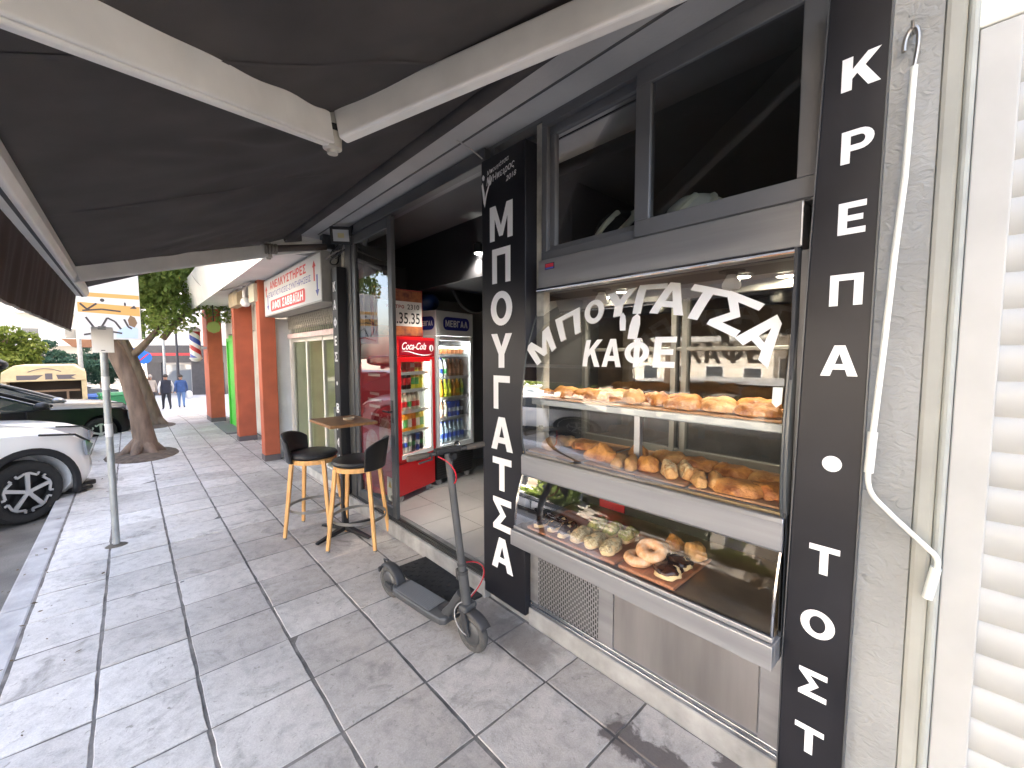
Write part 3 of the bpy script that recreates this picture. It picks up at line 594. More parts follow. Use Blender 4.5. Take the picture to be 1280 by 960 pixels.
LQ = {'Μ': [(1.6,.51),(1.482,.608),(1.711,.611),(1.577,.738)], 'Π': [(1.457,.641),(1.341,.691),(1.541,.772),(1.397,.84)], 'Ο': [(1.315,.716),(1.21,.755),(1.375,.854),(1.271,.892)],
 'Υ': [(1.223,.752),(1.064,.773),(1.25,.903),(1.089,.926)], 'Γ': [(1.064,.769),(.922,.763),(1.082,.939),(.936,.926)], 'Α': [(.979,.766),(.817,.741),(.986,.945),(.813,.899)],
 'Τ': [(.853,.743),(.697,.70),(.807,.898),(.647,.837)], 'Σ': [(.713,.696),(.598,.635),(.649,.84),(.515,.764)], 'Α ': [(.599,.635),(.477,.52),(.493,.762),(.377+.05,.638)],
 'Κ': [(1.291,.512),(1.188,.511),(1.291,.645),(1.192,.646)], 'Α  ': [(1.177,.512),(1.071,.512),(1.19,.648),(1.081,.645)], 'Φ': [(1.056,.511),(.935,.515),(1.066,.648),(.944,.644)], 'Ε': [(.915,.514),(.817,.514),(.922,.649),(.824,.647)]}
bm = bmesh.new()
def put(V, F, q):
    bl, br, tl, tr = q; vs_ = []
    for x, y in V:
        a = [bl[k]*(1-x)*(1-y)+br[k]*x*(1-y)+tl[k]*(1-x)*y+tr[k]*x*y for k in (0, 1)]; vs_.append(bm.verts.new((a[0], a[1], 0)))
    for f in F:
        try: bm.faces.new([vs_[i] for i in f])
        except ValueError: pass
for k, q in LQ.items():
    V, F, _ = blocky(k.strip()); put(V, F, q)
drop = [(.05, 0), (.95, 0), (1, .55), (.85, .85), (.6, .93), (.62, 1), (.45, 1), (.4, .93), (.1, .82), (0, .5)]
put(drop, [tuple(range(10))], [(1.11,.687),(1.077,.686),(1.135,.781),(1.099,.778)]); put(drop, [tuple(range(10))], [(1.062,.644),(1.007,.643),(1.063,.775),(1.013,.771)])
bmesh.ops.triangulate(bm, faces=bm.faces[:])
for i in range(1, 70):
    s = .45+i*.008; bmesh.ops.bisect_plane(bm, geom=bm.verts[:]+bm.edges[:]+bm.faces[:], plane_co=(0, s, 0), plane_no=(0, 1, 0))
for v in bm.verts: v.co = on_glass(v.co.x, v.co.y)
bm.verts.ensure_lookup_table(); L = MB(); L.add([v.co[:] for v in bm.verts], [tuple(v.index for v in f.verts) for f in bm.faces]) if not bm.verts.index_update() else 0; bm.free()
obj('glass_lettering', L, M_vinyl, ug)
mb = MB(); q = [on_glass(.455, .40, .004), on_glass(.425, .40, .004), on_glass(.425, .455, .004), on_glass(.455, .455, .004), on_glass(.440, .385, .004)]
mb.add(q, [(0, 4, 1, 2, 3)]); obj('small_sticker', mb, mat('sticker_pale', (.6, .62, .56), .5), ug)
# lower glass, bands, shelves
LP = crs([(1.598,.625),(1.602,.70),(1.620,.80),(1.657,.905)], 8); n = len(LP)
mb = MB(); mb.grid(n, 2, lambda u, v: (LP[round(u*(n-1))].x, Y0 if v < .5 else 1.72, LP[round(u*(n-1))].y)); M_low = glass('lower_glass', (.97, .98, .975), 1.5, .45); lg = obj('lower_glass', mb, M_low, dc, smooth=True, ang=80)
for q in (Y0, 1.72): obj('glass_edge', MB().tube([(p.x, q, p.y) for p in LP], .006, 6), M_chrome, lg, smooth=True)
mb = MB(); mb.prism([(1.652, .905), (1.640, .915), (1.638, 1.015), (1.645, 1.03), (1.675, 1.035), (1.675, .905)], lambda u, v, w: (u, w, v), Y0-.008, 1.715); obj('middle_band', mb, M_steel, dc, bevel=.003)
mb = MB(); mb.tube([(1.662, Y0, 1.041), (1.662, 1.715, 1.041)], .008, 8); obj('brass_trim', mb, mat('trim_brass', (.32, .23, .12), .35, .7), dc, smooth=True)
mb = MB(); mb.box(1.572, 1.60, .405, 1.735, .512, .600); mb.box(1.60, 1.75, .405, 1.735, .585, .600); mb.box(1.60, 1.72, .405, .412, .512, .585); mb.box(1.60, 1.72, 1.728, 1.735, .512, .585); mb.box(1.588, 1.615, .41, 1.725, .603, .622); obj('front_ledge', mb, M_steel, dc, bevel=.005)
mb = MB(); mb.box(1.6, 2.2, Y0, 1.715, .6025, .622); obj('bottom_shelf', mb, mat('shelf_bronze', (.30, .22, .14), .3, .7, var=.2), dc)
mb = MB(); mb.box(1.68, 2.2, Y0, 1.715, 1.03, 1.045); obj('middle_shelf', mb, M_steel2, dc)
mb = MB(); mb.box(1.70, 2.12, Y0+.01, 1.69, 1.318, 1.352); obj('upper_shelf', mb, mat('shelf_grey', (.34, .36, .36), .35, .4), dc, bevel=.004)
# body sides, back, top
mb = MB(); mb.box(1.655, 2.26, .402, .412, .60, 1.955); obj('end_wall', mb, M_dark, dc)
mb = MB(); mb.box(1.668, 2.26, 1.718, 1.727, .60, 1.955); obj('end_wall', mb, M_dark, dc)
mb = MB(); mb.box(1.80, 2.26, .40, 1.73, 1.952, 1.975); obj('roof_plate', mb, mat('roof_plate_grey', (.09, .09, .095), .5), dc)
mb = MB(); mb.box(2.20, 2.24, Y0, 1.715, 1.045, 1.085); mb.box(2.20, 2.24, Y0, 1.715, 1.90, 1.952); mb.box(2.20, 2.24, Y0, 1.715, 1.62, 1.64)
for y in (Y0, 1.02, 1.08, 1.69): mb.box(2.195, 2.245, y, y+.03, 1.045, 1.952)
obj('back_frame', mb, mat('frame_satin', (.20, .20, .19), .4, .5), dc, bevel=.003)
mb = MB(); mb.quad((2.222, Y0, 1.06), (2.222, 1.71, 1.06), (2.222, 1.71, 1.93), (2.222, Y0, 1.93)); obj('back_glass', mb, glass('back_pane', (.66, .68, .66), 1.55, 1.3), dc)
mb = MB(); mb.box(2.2, 2.22, Y0, 1.715, .62, 1.03); obj('lower_back', mb, mat('lower_back_dark', (.04, .035, .033), .4), dc)
mb = MB(); mb.box(2.19, 2.198, 1.38, 1.56, .63, .95); obj('red_crate_panel', mb, mat('crate_red', (.45, .02, .03), .5), dc)
mb = MB(); mb.box(1.84, 1.87, 1.08, 1.11, 1.045, 1.318); obj('shelf_post', mb, M_steel2, dc)
# cabinet under the ledge
M_perf = mat('perforated_steel', (.42, .42, .43), .4, .85); t, nn_, b = nodes_of(M_perf)
tc = nn_.new('ShaderNodeTexCoord'); sp = nn_.new('ShaderNodeSeparateXYZ'); t.links.new(tc.outputs['Object'], sp.inputs[0])
def mth(op, a, bb, c=None):
    x = nn_.new('ShaderNodeMath'); x.operation = op
    for i, v in enumerate((a, bb, c)):
        if v is None: continue
        if isinstance(v, (int, float)): x.inputs[i].default_value = v
        else: t.links.new(v, x.inputs[i])
    return x.outputs[0]
ci = mth('DIVIDE', sp.outputs[1], .0135); cf = mth('FLOOR', ci, 0); fx = mth('SUBTRACT', mth('FRACT', ci, 0), .5)
zi = mth('ADD', mth('DIVIDE', sp.outputs[2], .030), mth('MULTIPLY', mth('MODULO', cf, 2.0), .5)); fz = mth('SUBTRACT', mth('FRACT', zi, 0), .5)
hole = mth('MULTIPLY', mth('LESS_THAN', mth('ABSOLUTE', fx, 0), .27), mth('LESS_THAN', mth('ABSOLUTE', fz, 0), .34))
mx = nn_.new('ShaderNodeMix'); mx.data_type = 'RGBA'; t.links.new(hole, mx.inputs[0]); mx.inputs[6].default_value = (.42, .42, .43, 1); mx.inputs[7].default_value = (.01, .01, .01, 1); t.links.new(mx.outputs[2], b.inputs['Base Color'])
t.links.new(mth('MULTIPLY', mth('SUBTRACT', 1.0, hole), .85), b.inputs['Metallic'])
mb = MB(); mb.box(1.712, 1.78, .405, 1.70, .11, .52); obj('cabinet_body', mb, M_steel2, dc)
mb = MB(); mb.box(1.703, 1.7118, 1.215, 1.635, .145, .52); obj('vent_grille', mb, M_perf, dc)
for q in ((1.635, 1.70), (1.125, 1.213), (.405, .475)): obj('cabinet_post', MB().box(1.700, 1.7115, q[0], q[1], .11, .52), M_steel, dc, bevel=.003)
mb = MB(); mb.box(1.7045, 1.7117, .48, 1.12, .15, .52); obj('cabinet_door', mb, mat('brushed_door', (.42, .40, .39), .36, .85, var=.22, vscale=3, stretch=(1, 2, .25)), dc, bevel=.002)
mb = MB(); mb.box(1.688, 1.712, .40, 1.70, .102, .122); mb.box(1.695, 1.712, .40, 1.70, .124, .142); obj('floor_rail', mb, mat('rail_steel', (.5, .52, .56), .25, .95), dc, bevel=.002)
mb = MB(); mb.box(1.655, 1.70, .4025, .4105, .62, 1.03); obj('end_glass_post', mb, mat('post_bronze', (.30, .2, .13), .3, .6), dc)
mb = MB(); mb.prism([(p.x+.004, p.y) for p in UP]+[(1.88, 1.95), (1.70, 1.04)], lambda u, v, w: (u, w, v), .4015, .4145); obj('end_post', mb, mat('end_grey', (.12, .125, .125), .35, .4), dc)
# lamps under the roof plate
M_lamp = mat('lamp_glow', (1, .93, .78), .5, emit=22, ecol=(1, .88, .66))
for i, (x, y) in enumerate(((2.02, .70), (2.14, .56), (2.02, 1.30), (2.12, 1.50))):
    lt = thing('display_lamp', 'lit round lamp under the display case roof, '+('nearest the tall ΚΡΕΠΑ sign', 'second from the ΚΡΕΠΑ sign behind the bulb', 'behind the letter Υ of the arched lettering', 'farthest left near the tall ΜΠΟΥΓΑΤΣΑ sign')[i], 'lamp', (x, y, 1.93), 0, 'lamps in the pastry display')
    mb = MB(); mb.lathe([(.036, 1.942), (.036, 1.951)], (x, y, 0), 20); obj('glowing_disc', mb, M_lamp, lt)
    mb = MB(); mb.lathe([(.0365, 1.940), (.046, 1.944), (.046, 1.951), (.0365, 1.951)], (x, y, 0), 20, caps=False); obj('rim', mb, M_steel2, lt, smooth=True)
for i, (x, y) in enumerate(((1.895, .695), (1.907, 1.363))):
    lt = thing('spot_bulb', 'unlit white reflector bulb hanging '+('in the display case towards its right end' if i == 0 else 'in the display case nearest the doorway'), 'bulb', (x, y, 1.86))
    mb = MB(); mb.lathe([(0, 1.872), (.03, 1.874), (.037, 1.886), (.036, 1.90), (.022, 1.925), (.018, 1.935)], (x, y, 0), 20); obj('bulb', mb, mat('bulb_white', (.7, .7, .66), .3), lt, smooth=True)
    mb = MB(); mb.lathe([(.02, 1.935), (.024, 1.938), (.024, 1.952), (0, 1.952)], (x, y, 0), 16); obj('socket', mb, M_blk, lt, smooth=True)
    mb = MB(); mb.lathe([(.05, 1.946), (.05, 1.9515)], (x, y, 0), 20); obj('ring', mb, M_dark, lt)
# ------------------------------------------------------------------ boards and pastries in the display
M_board = mat('tray_brown', (.34, .13, .055), .5, var=.2, vscale=8, stretch=(2, 12, 2))
M_tray = mat('tray_wood', (.42, .22, .10), .5, var=.2, vscale=10)
def board(lab, x0, x1, y0, y1, z, h, rot=0, m=M_board):
    t = thing('serving_board', lab, 'serving board', ((x0+x1)/2, (y0+y1)/2, z), rot, local=True)
    mb = MB(); a, b = (x1-x0)/2, (y1-y0)/2; mb.box(-a, a, -b, b, 0, h); obj('board', mb, m, t, bevel=.006); return t
board('brown board under the eclairs and nut buns on the bottom shelf', 1.612, 1.99, 1.062, 1.64, .6235, .014)
board('brown board under the doughnuts on the bottom shelf', 1.612, 1.99, .775, 1.045, .6235, .016)
board('long brown tray under the pastry rows on the upper shelf', 1.705, 2.10, .44, 1.68, 1.3535, .010, 0, M_tray)
board('brown tray on the middle shelf nearest the ΚΡΕΠΑ sign', 1.68, 2.17, .43, .76, 1.0465, .010, 0, M_tray)
board('brown tray in the centre of the middle shelf', 1.68, 2.17, .775, 1.30, 1.0465, .010, 0, M_tray)
board('brown tray at the far left end of the middle shelf', 1.68, 2.17, 1.33, 1.70, 1.0465, .010, 0, M_tray)
M_gold = mat('baked_golden', (.62, .27, .06), .5, col2=(.30, .085, .015), vscale=22, bump=.9, bscale=55, detail=10)
M_pale_b = mat('baked_pale', (.68, .38, .13), .55, col2=(.42, .15, .03), vscale=20, bump=.9, bscale=50, detail=10)
M_dough = mat('soft_dough', (.72, .50, .24), .6, var=.1, vscale=10)
M_choc = mat('chocolate', (.045, .014, .006), .22, spec=.6, var=.3, vscale=8)
M_nut = mat('chopped_nuts', (.66, .54, .32), .9, col2=(.36, .24, .10), vscale=90, bump=1.0, bscale=130)
M_pist = mat('pistachio_topping', (.42, .40, .10), .9, col2=(.22, .17, .05), vscale=80, bump=1.0, bscale=120)
M_sugar = mat('sugar_glaze', (.62, .26, .08), .5, col2=(.74, .50, .32), vscale=45, bump=.4)
M_seed = mat('poppy_filling', (.03, .025, .03), .6)
def blob(mb, L, W, H, seed, n=22, m=14, pw=2.5, ridges=0, bend=0, z0=0):
    rr = random.Random(seed); ph = [rr.uniform(0, 6.3) for _ in range(6)]
    def fn(u, v):
        a = 2*math.pi*u; b = math.pi*v; cx = -math.cos(b); r = (1-abs(cx)**pw)**(1/pw); y = math.cos(a)*r; z = math.sin(a)*r
        k = 1+.08*math.sin(3*a+ph[0]+4*cx)+.07*math.sin(7*cx+ph[1])+.05*math.sin(5*a-6*cx+ph[2])+.035*math.sin(9*a+13*cx+ph[3])
        if ridges: k *= 1+.10*abs(math.sin(ridges*cx*1.57+y*1.2))
        zz = z*H*k; zz = zz*.35 if zz < 0 else zz
        x = cx*L/2; yy = y*W/2*k+bend*(cx*cx)*L
        return (x, yy, zz+z0+H*.3)
    mb.grid(n, m, fn, closed_u=True); return mb
def donut(mb, R_, r_, z0, t0=0, t1=1, grow=0, n=28, m=14):
    mb.grid(n, m, lambda u, v: ((R_+(r_+grow)*math.cos(2*math.pi*(t0+(t1-t0)*v)))*math.cos(2*math.pi*u), (R_+(r_+grow)*math.cos(2*math.pi*(t0+(t1-t0)*v)))*math.sin(2*math.pi*u), z0+(r_*.85+grow)*math.sin(2*math.pi*(t0+(t1-t0)*v))), closed_u=True)
def pastry(kind, name, lab, grp, x, y, z, rz, s=1.0, seed=0):
    t = thing(name, lab, 'pastry', (x, y, z), rz, grp, local=True); t.scale = (s, s, s); A = lambda nm, mb, m: obj(nm, mb, m, t, smooth=True, ang=60)
    if kind == 'pie':
        A('crust', blob(MB(), .16, .115, .034, seed, 30, 22, ridges=1), M_gold if seed % 3 else M_pale_b)
        if seed % 4 == 0:
            mb = MB(); blob(mb, .07, .03, .014, seed+5, 12, 8); [None for _ in ()]; mb.v = [(a, b-.045, c+.004) for a, b, c in mb.v]; A('filling', mb, M_seed)
    elif kind == 'bun': A('crust', blob(MB(), .115, .095, .055, seed, pw=2.2), M_pale_b if seed % 2 else M_gold)
    elif kind == 'croissant': A('crust', blob(MB(), .17, .085, .055, seed, 26, 40, 1.7, ridges=7, bend=.12), M_gold)
    elif kind == 'roll': A('crust', blob(MB(), .17, .055, .04, seed, 20, 16, 3.5, ridges=3), M_pale_b)
    elif kind == 'nutroll':
        A('dough', blob(MB(), .15, .06, .045, seed, 20, 16, 4), M_pale_b); A('topping', blob(MB(), .125, .064, .049, seed, 20, 16, 5), M_nut2)
    elif kind == 'eclair':
        A('bun', blob(MB(), .175, .068, .038, seed, 20, 18, 3), M_dough); mb = blob(MB(), .168, .066, .026, seed+1, 20, 18, 3); mb.v = [(a, b, c+.019) for a, b, c in mb.v]; A('glaze', mb, M_choc)
    elif kind in ('nutbun', 'pistbun'):
        A('bun', blob(MB(), .155, .078, .040, seed, 20, 16, 3), M_dough); mb = blob(MB(), .152, .079, .030, seed+1, 20, 16, 3.2); mb.v = [(a, b, c+.016) for a, b, c in mb.v]; A('topping', mb, M_nut if kind == 'nutbun' else M_pist)
    elif kind == 'sugardonut':
        mb = MB(); donut(mb, .036, .024, .021); A('ring', mb, M_sugar)
    elif kind == 'chocdonut':
        mb = MB(); blob(mb, .125, .108, .036, seed, pw=2.1); A('bun', mb, M_dough); mb = blob(MB(), .120, .104, .026, seed+1, pw=2.1); mb.v = [(a, b, c+.017) for a, b, c in mb.v]; A('glaze', mb, M_choc)
    return t
M_nut2 = mat('almond_flakes', (.72, .55, .30), .8, col2=(.42, .20, .06), vscale=70, bump=.8, bscale=90)
ORD = ['first', 'second', 'third', 'fourth', 'fifth', 'sixth', 'seventh', 'eighth', 'ninth', 'tenth', 'eleventh', 'twelfth', 'thirteenth', 'fourteenth']
zb = 1.3645
rowf = [(1.755, 1.64), (1.76, 1.50), (1.80, 1.40), (1.76, 1.285), (1.80, 1.185), (1.775, 1.075), (1.80, .96), (1.755, .825), (1.78, .685), (1.76, .535)]
kinds = ['pie', 'pie', 'pie', 'pie', 'pie', 'bun', 'bun', 'pie', 'pie', 'pie']
for i, ((x, y), k) in enumerate(zip(rowf, kinds)):
    pastry(k, 'filled_pastry' if k == 'pie' else 'bread_bun', ORD[i]+' golden %s from the left in the front row of the upper shelf' % ('pastry' if k == 'pie' else 'round bun'), 'pastries on the upper shelf', x, y, zb, R(80+random.uniform(-25, 25)), random.uniform(.92, 1.1), (1, 2, 4, 5, 7, 3, 6, 8, 12, 11)[i])
for i, (x, y) in enumerate([(1.93, 1.62), (1.95, 1.46), (1.97, 1.33), (1.94, 1.2), (1.96, 1.06), (1.99, .93), (1.97, .76), (1.98, .6)]):
    pastry('pie', 'filled_pastry', ORD[i]+' golden pastry from the left in the back row of the upper shelf', 'pastries on the upper shelf', x, y, zb, R(90+random.uniform(-35, 35)), random.uniform(.9, 1.1), 21+i)
zm = 1.0575
MID = [('croissant', 1.755, 1.235, 100, 'large ridged croissant leftmost in the centre of the middle shelf'), ('roll', 1.745, 1.13, 20, 'golden stick roll just right of the big croissant on the middle shelf'), ('roll', 1.755, 1.07, 25, 'golden stick roll between another stick roll and the plain bun on the middle shelf'),
 ('bun', 1.76, .985, 60, 'plain orange bun left of the almond rolls on the middle shelf'), ('nutroll', 1.765, .885, 35, 'almond-flaked roll beside the plain orange bun on the middle shelf'), ('nutroll', 1.80, .825, 40, 'almond-flaked roll on the side towards the ΚΡΕΠΑ sign, middle shelf'),
 ('roll', 1.745, .745, 30, 'long pale roll right of the almond rolls on the middle shelf'), ('roll', 1.77, .685, 25, 'long pale roll next to the front oval loaf on the middle shelf'), ('pie', 1.735, .585, 90, 'oval golden loaf nearest the glass on the middle shelf'),
 ('bun', 1.95, 1.15, 0, 'dark-crusted bun behind the croissant on the middle shelf'), ('pie', 2.0, 1.0, 80, 'flat pie in the middle of the back row on the middle shelf'), ('pie', 1.98, .84, 85, 'flat pie behind the almond rolls on the middle shelf'),
 ('bun', 1.77, 1.6, 0, 'round roll nearest the glass at the far left of the middle shelf'), ('pie', 1.93, 1.62, 80, 'flat pie at the far left back of the middle shelf'), ('pie', 1.92, 1.46, 90, 'flat pie behind the far left roll, beside the shelf divider'), ('pie', 1.96, .68, 85, 'flat brown slab pie in the middle of the right-hand tray'), ('pie', 1.93, .52, 90, 'flat brown slab pie at the right end of the right-hand tray'), ('pie', 1.79, .48, 90, 'flat brown slab pie close to the glass at the right end')]
for i, (k, x, y, a, lab) in enumerate(MID):
    s = 1.15 if k in ('croissant', 'pie') else 1.0
    pastry(k, {'croissant': 'croissant', 'roll': 'stick_roll', 'bun': 'bread_bun', 'nutroll': 'almond_roll', 'pie': 'filled_pastry'}[k], lab, None, x, y, zm, R(a), s, 41+i)
zl = .6385
LOW = [('eclair', 1.70, 1.585, 8, 'chocolate eclair at the far left end of the bottom shelf'), ('eclair', 1.715, 1.50, 10, 'chocolate eclair in the middle of the three on the bottom shelf'), ('eclair', 1.70, 1.415, 12, 'chocolate eclair next to the nut-covered buns'),
 ('nutbun', 1.70, 1.325, 8, 'nut-covered bun next to the eclairs in the front row'), ('nutbun', 1.70, 1.235, 10, 'nut-covered bun in the middle of the front row of three'), ('nutbun', 1.70, 1.14, 10, 'nut-covered bun nearest the sugared doughnuts'),
 ('pistbun', 1.875, 1.345, 8, 'pistachio-green bun leftmost in the back row of the bottom shelf'), ('pistbun', 1.875, 1.25, 8, 'pistachio-green bun in the middle of the back row'), ('pistbun', 1.875, 1.155, 8, 'pistachio-green bun nearest the doughnuts in the back row')]
for i, (k, x, y, a, lab) in enumerate(LOW):
    pastry(k, {'eclair': 'chocolate_eclair', 'nutbun': 'nut_bun', 'pistbun': 'pistachio_bun'}[k], lab, None, x, y, zl, R(a), 1, 71+i)
pastry('sugardonut', 'sugared_doughnut', 'sugared ring doughnut lying lowest under the leaning one', None, 1.69, .985, .6405, 0, 1.12)
d = pastry('sugardonut', 'sugared_doughnut', 'sugared ring doughnut leaning on top of the lowest one', None, 1.735, .945, .682, .3, 1.15); d.rotation_euler = (R(8), R(-22), 0)
d = pastry('sugardonut', 'sugared_doughnut', 'sugared ring doughnut standing behind the leaning one', None, 1.84, .975, .6405, .3, 1.1); d.rotation_euler = (0, R(-18), 0)
pastry('chocdonut', 'chocolate_doughnut', 'round chocolate-topped doughnut nearest the glass at the board corner', None, 1.69, .84, .640, 0, 1.05, 91)
pastry('chocdonut', 'chocolate_doughnut', 'round chocolate-topped doughnut behind the front one', None, 1.80, .845, .640, .5, 1.05, 92)
pastry('bun', 'bread_bun', 'pale round bun at the back right of the doughnut board', None, 1.93, .83, .640, .2, 1.05, 93)
pastry('bun', 'bread_bun', 'golden bun between the standing doughnut and the pale bun', None, 1.945, .94, .640, .2, .95, 94)
# ------------------------------------------------------------------ sliding shop door
dr = thing('sliding_door', 'tall glazed sliding door with grey aluminium frame, half open beside the bar table', 'door', (1.72, 3.9, .12))
mb = MB(); mb.box(1.70, 1.735, 3.385, 3.465, .125, 2.79); mb.box(1.70, 1.735, 4.17, 4.245, .125, 2.79); mb.box(1.70, 1.735, 3.465, 4.17, .125, .22); mb.box(1.70, 1.735, 3.465, 4.17, 2.70, 2.79); obj('frame', mb, M_alu, dr, bevel=.005)
mb = MB(); mb.quad((1.717, 3.46, .2), (1.717, 4.18, .2), (1.717, 4.18, 2.72), (1.717, 3.46, 2.72)); pn = obj('pane', mb, glass('door_pane', (.80, .84, .83), 1.55, 1.7), dr)
mb = MB(); mb.box(1.722, 1.724, 3.47, 4.165, .32, 1.52); ps = obj('red_poster', mb, mat('poster_red', (.50, .03, .05), .4, col2=(.36, .02, .04), vscale=1.6), dr)
mb = MB()
for k, (z, w) in enumerate(((1.40, .26), (1.22, .20), (1.16, .30), (1.10, .24), (1.02, .18))): mb.box(1.7195, 1.7205, 3.83-w/2, 3.83+w/2, z, z+.026)
obj('poster_print', mb, mat('print_pale', (.7, .5, .5), .5), ps)
mb = MB(); mb.add([(1.7205, 3.62+.13*math.cos(a*.314), .86+.17*math.sin(a*.314)) for a in range(20)], [tuple(range(20))]); mb.add([(1.7203, 3.9+.16*math.cos(a*.314), .68+.2*math.sin(a*.314)) for a in range(20)], [tuple(range(20))]); obj('poster_picture', mb, mat('picture_red', (.55, .10, .08), .4, col2=(.5, .42, .38), vscale=6), ps)
mb = MB(); mb.box(1.7185, 1.7195, 3.48, 3.60, .26, .48); wl = obj('warning_label', mb, mat('label_white', (.75, .75, .72), .5), dr)
mb = MB(); mb.add([(1.7178, 3.575, .385), (1.7178, 3.505, .385), (1.7178, 3.54, .455)], [(0, 1, 2)]); obj('warning_triangle', mb, mat('warning_yellow', (.75, .5, .03), .5), wl)
mb = MB(); mb.box(1.698, 1.7005, 3.41, 3.44, 1.0, 1.2); lk = obj('lock', mb, mat('lock_dark', (.03, .03, .03), .4, .5), dr)
mb = MB(); mb.tube([(1.698, 3.425, 1.10), (1.66, 3.425, 1.10), (1.66, 3.53, 1.10)], .008, 8); obj('handle', mb, M_blk, lk, smooth=True)
mb = MB(); mb.box(1.675, 1.75, 2.10, 4.39, .119, .128); mb.box(1.69, 1.70, 2.1, 4.39, .128, .136); mb.box(1.72, 1.73, 2.1, 3.38, .128, .136); obj('track', mb, mat('track_dark', (.05, .05, .05), .45, .4), dr)
mb = MB(); mb.box(1.69, 1.76, 4.255, 4.385, .12, 2.8); mb.box(1.69, 1.76, 2.095, 4.39, 2.795, 2.885); obj('jamb', mb, M_alu, dr, bevel=.005)

# ------------------------------------------------------------------ drinks fridges
def fridge(name, lab, loc, rz, w, d, h, base, head, shelves, mcol, mbase, mhead, stripe=None):
    t = thing(name, lab, 'fridge', loc, rz, None, True); W = w/2; wl_ = .028
    mb = MB(); mb.box(-W, -W+wl_, 0.03, d, base, h-head); mb.box(W-wl_, W, .03, d, base, h-head); mb.box(-W+wl_, W-wl_, d-.03, d, base, h-head); obj('body', mb, mcol, t, bevel=.005)
    mb = MB(); mb.box(-W+wl_, W-wl_, .05, d-.03, base+.03, base+.05); mb.box(-W+wl_, -W+wl_+.004, .05, d-.03, base+.05, h-head-.03); mb.box(W-wl_-.004, W-wl_, .05, d-.03, base+.05, h-head-.03); mb.box(-W+wl_, W-wl_, d-.035, d-.0305, base+.05, h-head); mb.box(-W+wl_, W-wl_, .05, d-.03, h-head-.02, h-head); obj('liner', mb, mat('fridge_liner', (.72, .74, .74), .5), t)
    mb = MB(); mb.box(-W, W, 0.0, d, h-head, h); hd = obj('header', mb, mhead, t, bevel=.006)
    mb = MB(); mb.box(-W, W, .015, d, .07, base); bs = obj('base', mb, mbase, t, bevel=.006)
    mb = MB(); f = .05; z0, z1 = base+.005, h-head-.005
    mb.box(-W, -W+f, 0, .03, z0, z1); mb.box(W-f, W, 0, .03, z0, z1); mb.box(-W+f, W-f, 0, .03, z0, z0+.06); mb.box(-W+f, W-f, 0, .03, z1-f, z1); df = obj('door_frame', mb, mat('fridge_white', (.72, .73, .73), .4) if not stripe else mcol, t, bevel=.004)
    if stripe:
        mb = MB(); mb.box(W-f-.04, W-f-.004, -.002, .002, z0+.05, z1-.03); mb.box(-W+f-.01, W-f, -.002, .002, z0+.02, z0+.065); obj('door_gasket', mb, mat('gasket_white', (.7, .72, .7), .5), df)
    mb = MB(); mb.quad((-W+f, .015, z0+.06), (W-f, .015, z0+.06), (W-f, .015, z1-f), (-W+f, .015, z1-f)); obj('pane', mb, glass('fridge_pane', (.93, .95, .94), 1.4, .6) if 'fridge_pane' not in MATS else MATS['fridge_pane'], df)
    for z in shelves:
        mb = MB(); mb.box(-W+wl_+.006, W-wl_-.006, .055, d-.06, z-.012, z); mb.box(-W+wl_+.006, W-wl_-.006, .046, .055, z-.02, z+.014); obj('shelf', mb, mat('shelf_wire', (.6, .62, .62), .4, .3), t)
    mb = MB()
    for sx in (-1, 1): mb.lathe([(.035, -.012), (.035, .012)], (sx*(W-.07), .06, .035), 14, 'x')
    obj('caster', mb, mat('caster_grey', (.4, .38, .36), .5), t)
    return t, hd, bs
M_red = mat('fridge_red', (.55, .008, .012), .35, coat=.3)
RFZ = .1
rf, hd, bs = fridge('drinks_fridge', 'red drinks fridge with lit glass door and red lower drawer inside the doorway', (2.222, 3.893, RFZ), R(20.9), .60, .50, 1.685, .42, .20, (.455, .70, .915, 1.135, 1.315), M_red, M_red, M_red, True)
mb = MB(); mb.box(-.27, .285, -.004, 0, 1.50, 1.655); hp = obj('header_print', mb, mat('header_dark_red', (.27, .008, .02), .3), rf)
mb = MB(); letters(mb, 'Coca-Cola', (-.235, -.006, 1.555), (1, 0, 0), (0, 0, 1), .38, .075, .012, .45)
def wave(i): x = -.26+.5*i/24; return x, 1.515+.022*math.sin(i/24*5+1.1)
for i in range(24):
    (x0, a), (x1, b_) = wave(i), wave(i+1); mb.quad((x0, -.006, a), (x1, -.006, b_), (x1, -.006, b_+.013*math.sin((i+1)/25*3.14)), (x0, -.006, a+.013*math.sin(i/25*3.14)))
obj('header_lettering', mb, M_white, hp)
mb = MB(); mb.lathe([(.036, -.0065), (.036, -.0045)], (.235, 0, 1.575), 24, 'y'); bt = obj('header_emblem', mb, M_white, hp)
mb = MB(); mb.add([(.235+a, -.0075, 1.575+b) for a, b in ((-.007, -.028), (.007, -.028), (.010, -.006), (.007, .008), (.004, .028), (-.004, .028), (-.007, .008), (-.010, -.006))], [tuple(range(8))]); obj('emblem_bottle', mb, M_blk, bt)
mb = MB(); mb.box(-.02, .07, -.001+.013, .016, .375, .392); obj('drawer_grip', mb, mat('grip_dark_red', (.12, .004, .006), .5), bs)
mb = MB(); mb.box(-.29, .29, .011, .016, .398, .402); obj('drawer_gap', mb, mat('grip_dark_red', (.1,.1,.1)), bs)
